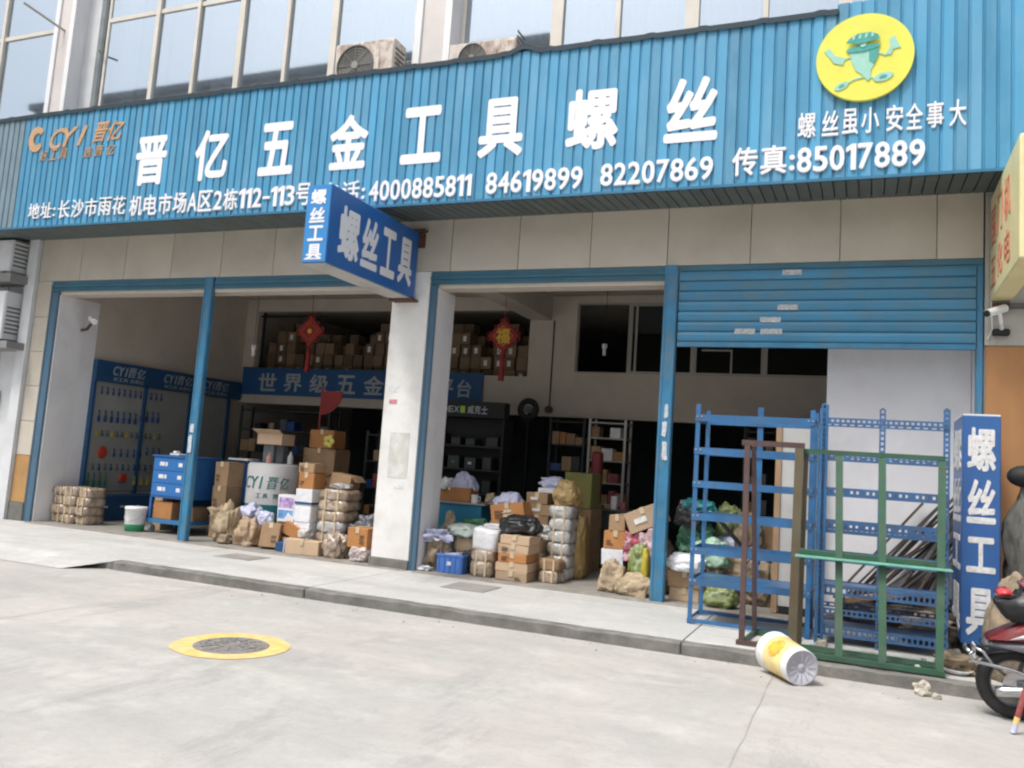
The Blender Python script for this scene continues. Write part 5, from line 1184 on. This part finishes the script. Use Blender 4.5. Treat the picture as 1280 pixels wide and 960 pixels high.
# perforated second rack
def perf(b_, p, q, w, th, axis='v', step=.05):
    """slotted angle: two thin edge strips joined by webs, holes between"""
    p, q = Vector(p), Vector(q); L_ = (q - p).length; d = (q - p).normalized()
    side = Vector((1, 0, 0)) if axis == 'v' else Vector((0, 0, 1))
    for s_ in (-1, 1): bar(b_, p + side * s_ * w * .36, q + side * s_ * w * .36, *( (w * .28, th) if axis == 'v' else (th, w * .28)), up=(0, 1, 0) if axis == 'v' else (0, 0, 1))
    n_ = int(L_ / step)
    for k in range(n_ + 1):
        c_ = p + d * (L_ * k / n_)
        bar(b_, c_ - side * w * .23, c_ + side * w * .23, step * .45, th * .96, up=(0, 1, 0) if axis != 'v' else (0, 1, 0))
rb = empty('slotted_rack', (12.78, -.95, 0), 'blue slotted-angle rack with perforated beams behind the green frame', 'rack')
for (x, y, zt) in ((12.235, -1.20, 2.26), (12.755, -1.21, 2.23), (13.30, -1.20, 2.25), (12.20, -.72, 2.26), (13.34, -.72, 2.27)):
    b_ = BM(); perf(b_, (x, y, .0), (x, y, zt), .055 if y < -1 else .05, .004)
    if x != 12.755: bx(b_, x - .03 if x < 12.5 else x + .026, x - .026 if x < 12.5 else x + .03, y + .003, y + .05, .0, zt)
    obj('slotted_upright', b_, M_rack2, rb)
b_ = BM(); bx(b_, 12.195, 12.225, -1.26, -1.206, .0, 2.2); bx(b_, 12.25, 12.275, -1.235, -1.206, .0, 2.25); obj('upright', b_, M_rack, rb)
for z, w_ in ((2.10, .06), (1.75, .06), (1.42, .085), (1.09, .12), (.80, .08), (.50, .10), (.30, .06), (.12, .09)):
    b_ = BM(); perf(b_, (12.24, -1.217, z), (13.32, -1.217, z), w_, .004, 'h', .045); obj('slotted_beam', b_, M_rack2, rb)
    b_ = BM(); perf(b_, (12.22, -.705, z), (13.34, -.705, z), w_ * .8, .004, 'h', .07); obj('slotted_beam', b_, M_rack2, rb)
for z in (.52, .14):
    b_ = BM(); bx(b_, 12.26, 13.30, -1.19, -.74, z, z + .012); obj('shelf', b_, M_rack2, rb)

# green frame leaning on the rack
gf = empty('green_frame', (12.65, -2.0, 0), 'dark green steel frame of six panes leaning on the slotted rack', 'frame')
def lean(x, z, y0=-2.06, y1=-1.62, H=1.79): return (x, y0 + (y1 - y0) * z / H, z)
for x, xt in ((12.435, 12.39), (12.775, 12.75), (13.20, 13.235), (12.09, 12.09)):
    if x == 12.09: continue
    b_ = BM(); bar(b_, lean(x, .03), lean(xt, 1.755), .03, .062, up=(1, 0, 0)); bar(b_, Vector(lean(x, .03)) + Vector((.02, .06, 0)), Vector(lean(xt, 1.755)) + Vector((.02, .06, 0)), .012, .04); obj('upright', b_, M_green, gf)
b_ = BM(); bar(b_, lean(12.07, 1.78), lean(13.26, 1.78), .05, .04); obj('top_bar', b_, M_green, gf)
b_ = BM(); bar(b_, lean(12.10, .012 + .02), lean(13.24, .012 + .02), .06, .04); bar(b_, (12.1, -1.72, .03), (13.24, -1.72, .03), .04, .04); obj('bottom_bar', b_, M_green, gf)
b_ = BM(); bx(b_, 12.05, 13.30, -1.97, -1.80, .835, .850, .003); o = obj('mid_ledge', b_, M_lgreen, gf)
b_ = BM(); bx(b_, 12.08, 13.24, -1.84, -1.80, .853, .90, .003); obj('mid_bar', b_, M_green, gf)
# brown frame
bf = empty('brown_frame', (11.85, -1.7, 0), 'rusty brown and olive steel frame standing left of the green frame', 'frame')
b_ = BM(); bar(b_, (11.61, -1.86, .03), (11.585, -1.74, 1.80), .04, .05, up=(1, 0, 0)); obj('upright', b_, M_brown, bf)
b_ = BM(); bar(b_, (11.66, -1.30, .0), (11.63, -1.62, 1.80), .04, .04, up=(1, 0, 0)); obj('upright', b_, M_brown, bf)
b_ = BM(); bar(b_, (12.035, -1.72, .02), (12.045, -1.68, 1.80), .05, .075, up=(1, 0, 0)); obj('upright', b_, M_olive, bf)
b_ = BM(); bar(b_, (12.085, -1.55, .02), (12.10, -1.58, 1.78), .04, .04, up=(1, 0, 0)); obj('upright', b_, M_olive, bf)
b_ = BM(); bar(b_, (11.53, -1.72, 1.825), (12.09, -1.66, 1.825), .05, .05); obj('top_bar', b_, M_brown, bf)
b_ = BM(); bar(b_, (11.565, -1.87, .02), (11.93, -1.87, .02), .07, .04); obj('foot_bar', b_, M_brown, bf)
b_ = BM(); bar(b_, (11.64, -1.27, .03), (12.08, -1.27, .03), .06, .05); bar(b_, (11.62, -1.85, .03), (11.66, -1.28, .03), .03, .03); obj('foot_bar', b_, M_green, bf)

# scrap bars leaning against the right wall
random.seed(21)
for i in range(26):
    x0 = 12.35 + i * .035 + random.uniform(-.05, .05); y = -.15 + random.uniform(0, .60); zt = random.uniform(1.1, 1.5) - (i % 5) * .05
    p = Vector((x0, y, .22 + random.uniform(0, .06))); q = Vector((min(13.60, x0 + random.uniform(.85, 1.0)), y + random.uniform(-.05, .1), zt))
    b_ = BM(); bar(b_, p, q, random.uniform(.022, .045), random.uniform(.015, .03)); obj('scrap_bar', b_, M_bars, None, 'thin rusty steel bar leaning in the heap behind the slotted rack', 'bar', 'scrap bars leaning behind the rack')
P_ = lambda b: b
for i, (x0, x1, y, z, dz, m_, lb) in enumerate(((12.35, 13.35, -.05, .14, .10, M_bars, 'dark plank at the bottom of the scrap heap'), (12.45, 13.1, -.22, .30, .14, M_edge, 'pale wooden plank lying in front of the scrap bars'), (12.6, 13.5, .2, .05, -.02, M_bars, 'second dark plank under the scrap bars'), (12.9, 13.5, -.3, .22, .0, M_wrap, 'crumpled packaging strip at the right of the scrap heap'))):
    b_ = BM(); bar(b_, (x0, y, z), (x1, y + .1, z + dz), .12, .05); obj('plank', b_, m_, None, lb, 'plank')
bag(12.95, .06, .013, 1.2, .8, .34, 'dark rubble and offcuts under the leaning bars', M('rubble_dark', (.05, .045, .04), .9, var=.4, scale=14, bump=1, bscale=18), 'rubble', 81, amp=.35, name='rubble_heap')
bag(13.22, -.45, .0, .5, .36, .26, 'brown crumpled rag at the right end of the scrap heap', M_tan2, 'rag', 82, amp=.4, name='rag')
b_ = BM(); lathe(b_, [(.0001, .002), (.10, .0), (.135, .035), (.13, .037), (.10, .008), (.0001, .010)], 24); obj('white_dish', b_, M_bucket, None, 'shallow white dish on the pavement by the standing blue sign', 'dish', loc=(13.34, -1.80, .02), rot=(.1, .05, 0))
bag(13.36, -1.72, .0, .34, .3, .14, 'muddy litter on the pavement end by the blue standing sign', M_tan2, 'litter', 83, amp=.5, name='litter')
for i, (x, y, s_) in enumerate(((12.62, -1.66, .03), (12.95, -1.6, .02), (13.05, -1.85, .025), (12.28, -1.45, .05), (13.12, -1.45, .02), (12.7, -1.5, .02))):
    bag(x, y, .0, s_ * 2, s_ * 1.6, s_ * 1.3, 'small pebble on the pavement behind the green frame', M_rock, 'stone', 90 + i, 'pebbles behind the green frame', .3, 'pebble')

# standing light box
lb_ = empty('standing_sign', (13.60, -.68, 0), 'blue standing light box lettered 螺丝工具 at the right end of the shop', 'sign')
P('box', M_lbox, (13.455, 13.775, -.93, -.06, .12, 2.225), parent=lb_, bev=.008)
P('top_trim', M_bucket, (13.46, 13.77, -.925, -.07, 2.2255, 2.24), parent=lb_)
for xx in (13.48, 13.72): P('leg', M_matblack, (xx, xx + .03, -.9, -.45, .0, .119), parent=lb_)
for ch, z0, z1 in (('螺', 1.705, 2.115), ('丝', 1.22, 1.63), ('工', .77, 1.095), ('具', .20, .63)):
    glyph(ch, 13.495, 13.735, z0, z1, -.9305, M_label, lb_, .03, 0, .005)
    glyph(ch, .16, .84, z0, z1, 0, M_label, lb_, .03, 0, .005, ROTN(13.4545))

# ------------------------------------------------------------------ bucket on its side
bk = empty('plastic_bucket', (12.15, -2.52, ST), 'white and yellow plastic bucket lying on its side by the kerb', 'bucket')
p0 = Vector((11.93, -2.28, ST + .168)); p1 = Vector((12.18, -2.66, ST + .142))
axd = (p1 - p0).normalized(); L_ = (p1 - p0).length
mt = Matrix.Translation(p0 - Vector((12.15, -2.52, ST))) @ axd.to_track_quat('Z', 'Y').to_matrix().to_4x4()
b_ = BM(); lathe(b_, [(.150, .0), (.168, .0), (.168, .022), (.160, .024), (.160, .05), (.167, .052), (.167, .064), (.1585, .066), (.157, .10)], 40, mt); kid('rim', b_, M_bucket, bk, True)
b_ = BM(); lathe(b_, [(.157, .1005), (.1515, L_ * .5), (.146, L_ * .82)], 40, mt); kid('printed_wall', b_, M_bprint, bk, True)
b_ = BM()
fl_ = (axd.to_track_quat('Z', 'Y').inverted() @ Vector((-.35, -.75, .55))); fa = math.degrees(math.atan2(fl_.y, fl_.x))
for a0, a1, t0, t1, rr in ((fa - 34, fa + 30, .34, .70, .0012),):
    vsx = []
    for i in range(13):
        for j_ in range(7):
            u_, w_ = i / 12, j_ / 6; t = R(a0 + (a1 - a0) * u_); ll = L_ * (t0 + (t1 - t0) * w_); r_ = .1575 - .0115 * (ll - .1) / (L_ * .72) + rr
            vsx.append(b_.verts.new((r_ * math.cos(t), r_ * math.sin(t), ll)))
    for i in range(12):
        for j_ in range(6):
            if ((i - 5.5) / 6) ** 2 + ((j_ - 2.5) / 3) ** 2 < 1: b_.faces.new((vsx[i * 7 + j_], vsx[(i + 1) * 7 + j_], vsx[(i + 1) * 7 + j_ + 1], vsx[i * 7 + j_ + 1]))
bmesh.ops.transform(b_, matrix=mt, verts=b_.verts); kid('orange_print', b_, M('bucket_orange', (.72, .40, .06), .45, var=.3, scale=18), bk)
b_ = BM(); lathe(b_, [(.146, L_ * .8205), (.143, L_ - .004), (.138, L_)], 40, mt); kid('lower_wall', b_, M_bucket, bk, True)
b_ = BM(); lathe(b_, [(.1375, L_ - .001), (.126, L_), (.124, L_ - .006), (.05, L_ - .008), (.046, L_ - .016), (.030, L_ - .016), (.026, L_ - .004), (.0001, L_ - .003)], 40, mt); kid('base', b_, M_bbase, bk, True)
b_ = BM()
for k in range(12):
    t = k * math.pi / 6; bar(b_, (.055 * math.cos(t), .055 * math.sin(t), L_ - .006), (.12 * math.cos(t), .12 * math.sin(t), L_ - .005), .004)
bmesh.ops.transform(b_, matrix=mt, verts=b_.verts); kid('base_rib', b_, M_bbase, bk)
# stones by the kerb
for (x, y, w_, h_, lb, sd_) in ((13.06, -2.30, .14, .10, 'pale broken stone in the street by the kerb', 3), (13.16, -2.36, .07, .04, 'small chip beside the pale broken stone', 9)):
    b_ = BM(); bmesh.ops.create_icosphere(b_, subdivisions=3, radius=1)
    for v in b_.verts:
        n = v.co.normalized(); s_ = 1 + .5 * noise.noise(n * 1.6 + Vector((sd_, 0, 0))) + .2 * noise.noise(n * 4 + Vector((0, sd_, 0)))
        v.co = Vector((n.x * w_ / 2 * s_, n.y * w_ * .4 * s_, max(0, n.z * s_ * .6 + .45) * h_))
    obj('stone', b_, M_rock, None, lb, 'stone', loc=(x, y, ST))
for i in range(28):
    x, y = random.uniform(4.5, 13.2), random.uniform(-2.6, -2.2); s_ = random.uniform(.006, .014)
    b_ = BM(); bmesh.ops.create_icosphere(b_, subdivisions=1, radius=s_, matrix=Matrix.Diagonal((1, 1.2, .6, 1))); obj('pebble', b_, M_rock, None, 'tiny grit pebble along the foot of the kerb', 'pebble', 'grit along the kerb', loc=(x, y, ST + s_ * .4))

# ------------------------------------------------------------------ sack and covered bundle at the right edge
bag(13.78, -1.75, .0, .46, .5, .80, 'brown woven tarp bundle between the standing sign and the motorbike', M_tan2, 'bundle', 95, amp=.14, name='tarp_bundle', tip=.55)
cb = empty('covered_bundle', (14.0, -.9, 0), 'grey tarp-covered bundle with a black cap by the plywood wall', 'bundle')
b_ = BM(); bmesh.ops.create_icosphere(b_, subdivisions=5, radius=1)
for v in b_.verts:
    n = v.co.normalized(); s_ = 1 + .45 * noise.noise(n * 1.8 + Vector((3, 1, 0))) - .42 * abs(noise.noise(Vector((n.x * 6, n.y * 6, n.z * 3)))) + .05 * noise.noise(n * 14)
    v.co = Vector((n.x * .20 * s_, n.y * .24 * s_, .80 + n.z * .80 * (1 + .04 * s_)))
kid('tarp', b_, M_grey, cb, True)
b_ = BM(); bmesh.ops.create_icosphere(b_, subdivisions=3, radius=.13, matrix=Matrix.Translation((-.02, 0, 1.68)) @ Matrix.Diagonal((1.2, 1.1, .8, 1))); kid('cap', b_, M_matblack, cb, True)

# ------------------------------------------------------------------ motorbike, rear end towards the left
mb = empty('motorbike', (14.31, -2.64, ST), 'red and grey motorbike parked at the right edge, rear wheel in view', 'motorbike')
Z0 = 0
def mk(name, b_, mat, sm=False, par=None):
    return kid(name, b_, mat, par or mb, sm)
RX = Matrix.Rotation(R(90), 4, 'X')
for (wx, r_) in ((-.66, .255), (.62, .255)):
    b_ = BM(); torus(b_, r_ - .045, .047, 40, 12, Matrix.Translation((wx, 0, r_)) @ RX @ Matrix.Diagonal((1, 1, 1.05, 1)))
    for k in range(40):
        t = 2 * math.pi * k / 40
        for s_ in (-1, 1): bar(b_, (wx + (r_ - .004) * math.cos(t), s_ * .005, r_ + (r_ - .004) * math.sin(t)), (wx + (r_ - .014) * math.cos(t + .05), s_ * .036, r_ + (r_ - .014) * math.sin(t + .05)), .012, .010)
    ty = mk('wheel', b_, M_rubber, False)
    b_ = BM(); torus(b_, r_ - .088, .014, 36, 8, Matrix.Translation((wx, 0, r_)) @ RX); cyl(b_, (wx, -.05, r_), (wx, .05, r_), .05, n=18)
    for k in range(5):
        t = 2 * math.pi * k / 5; bar(b_, (wx, 0, r_), (wx + (r_ - .09) * math.cos(t), 0, r_ + (r_ - .09) * math.sin(t)), .03, .02)
    kid('rim', b_, M_gplast, ty)
def hull(name, prof, y0, y1, mat, bev=.02):
    b_ = BM(); prism(b_, prof, y0, y1); bmesh.ops.bevel(b_, geom=[e for e in b_.edges], offset=bev, segments=2, affect='EDGES'); return mk(name, b_, mat, True)
hull('rear_mudguard', [(-.86, .44), (-.70, .54), (-.45, .54), (-.40, .44), (-.52, .50), (-.70, .49)], -.085, .085, M_gplast, .008)
hull('side_panel', [(-.90, .50), (-.84, .56), (-.20, .62), (.05, .45), (-.1, .32), (-.42, .42), (-.50, .50)], -.14, .14, M_gplast, .02)
hull('red_fairing', [(-.86, .56), (-.62, .70), (-.30, .76), (.0, .74), (.05, .60), (-.3, .60), (-.84, .545)], -.155, .155, M('fairing_red', (.17, .018, .022), .32, var=.15, dirt=.5, dirtcol=(.10, .08, .07), dscale=7), .018)
hull('white_flash', [(-.72, .575), (-.55, .66), (-.30, .69), (-.32, .65), (-.5, .62)], -.163, -.150, M_bucket, .003)
hull('tail_light', [(-.79, .875), (-.775, .92), (-.70, .93), (-.69, .878)], -.13, .13, M_taill, .012)
hull('tail_box', [(-.80, .82), (-.72, .70), (-.30, .70), (-.26, .94), (-.635, .935), (-.65, .858), (-.80, .855)], -.16, .16, M_black, .02)
hull('box_lid', [(-.64, .94), (-.62, 1.00), (-.34, 1.02), (-.26, .945)], -.16, .16, M('lid_red', (.28, .10, .11), .3), .02)
hull('seat', [(-.26, .74), (-.24, .82), (.10, .80), (.22, .72), (.1, .70)], -.13, .13, M_black, .025)
hull('tank_cover', [(.1, .40), (.22, .70), (.42, .78), (.50, .62), (.35, .36)], -.12, .12, M('fairing_red', (.30, .02, .03), .2), .03)
hull('engine', [(-.30, .18), (-.32, .38), (.18, .42), (.30, .22), (.1, .14)], -.12, .12, M_gplast, .03)
b_ = BM(); tube(b_, [(-.94, -.14, .47), (-.97, -.15, .44), (-.95, -.16, .40), (-.82, -.16, .385), (-.70, -.165, .37), (-.52, -.165, .32), (-.40, -.16, .24)], .014, 8); tube(b_, [(-.96, -.12, .50), (-.88, -.155, .47), (-.82, -.16, .385)], .012, 8); tube(b_, [(-.97, -.14, .46), (-.99, 0, .47), (-.97, .14, .46)], .014, 8); mk('chrome_rail', b_, M_chrome, True)
b_ = BM(); lathe(b_, [(.0001, 0), (.035, .0), (.042, .05), (.042, .34), (.02, .4)], 18, Matrix.Translation((-.80, -.13, .20)) @ Matrix.Rotation(R(82), 4, 'Y')); mk('exhaust', b_, M_steel, True)
b_ = BM(); tube(b_, [(-.66, -.10, .26), (-.42, -.11, .30), (-.2, -.11, .28)], .022, 8); mk('swing_arm', b_, M_gplast, True)
b_ = BM(); tube(b_, [(-.50, -.11, .60), (-.60, -.10, .32)], .03, 10); mk('shock_absorber', b_, M_steel, True)
b_ = BM(); tube(b_, [(.62, -.07, .26), (.45, -.06, .75), (.40, -.04, .95)], .02, 8); tube(b_, [(.62, .07, .26), (.45, .06, .75), (.40, .04, .95)], .02, 8); mk('fork', b_, M_steel, True)
b_ = BM(); tube(b_, [(.24, -.34, 1.02), (.34, -.2, 1.03), (.40, 0, .98), (.34, .2, 1.03), (.24, .34, 1.02)], .014, 8); mk('handlebar', b_, M_black, True)
hull('front_cowl', [(.36, .70), (.34, .98), (.46, 1.05), (.56, .85), (.50, .62)], -.12, .12, M('fairing_red', (.30, .02, .03), .2), .03)
hull('front_mudguard', [(.42, .48), (.60, .56), (.80, .46), (.62, .535)], -.06, .06, M('fairing_red', (.30, .02, .03), .2), .004)
b_ = BM(); tube(b_, [(-.20, -.12, .20), (-.28, -.22, .012)], .012, 6); mk('kickstand', b_, M_steel)
b_ = BM(); cyl(b_, (-.66, -.055, .255), (-.66, -.065, .255), .085, n=24); cyl(b_, (-.66, -.05, .255), (-.66, -.10, .255), .022, n=12); mk('brake_drum', b_, M_steel)
for pts in ([(.30, -.18, 1.0), (.36, -.15, .86), (.30, -.1, .6), (.1, -.12, .42)], [(.30, .18, 1.0), (.42, .1, .84), (.5, .06, .5)]):
    b_ = BM(); tube(b_, pts, .006, 6); mk('cable', b_, M_black)
b_ = BM(); bx(b_, -.93, -.925, -.09, .09, .40, .50); mk('number_plate', b_, M_label)
# painted stick at the corner
ck = empty('striped_stake', (13.62, -3.1, ST), 'short striped red and yellow stake in the bottom right corner', 'stake')
p, q = Vector((-.045, .0, .01)), Vector((.045, .02, .36)); seg = [(0, .16, M_lbag), (.16, .30, M_ypaint), (.30, .86, M_redp), (.86, 1., M_gplast)]
for a_, c_, m_ in seg:
    b_ = BM(); cyl(b_, p.lerp(q, a_), p.lerp(q, c_ - .002), .019, n=10); kid('painted_band', b_, m_, ck)
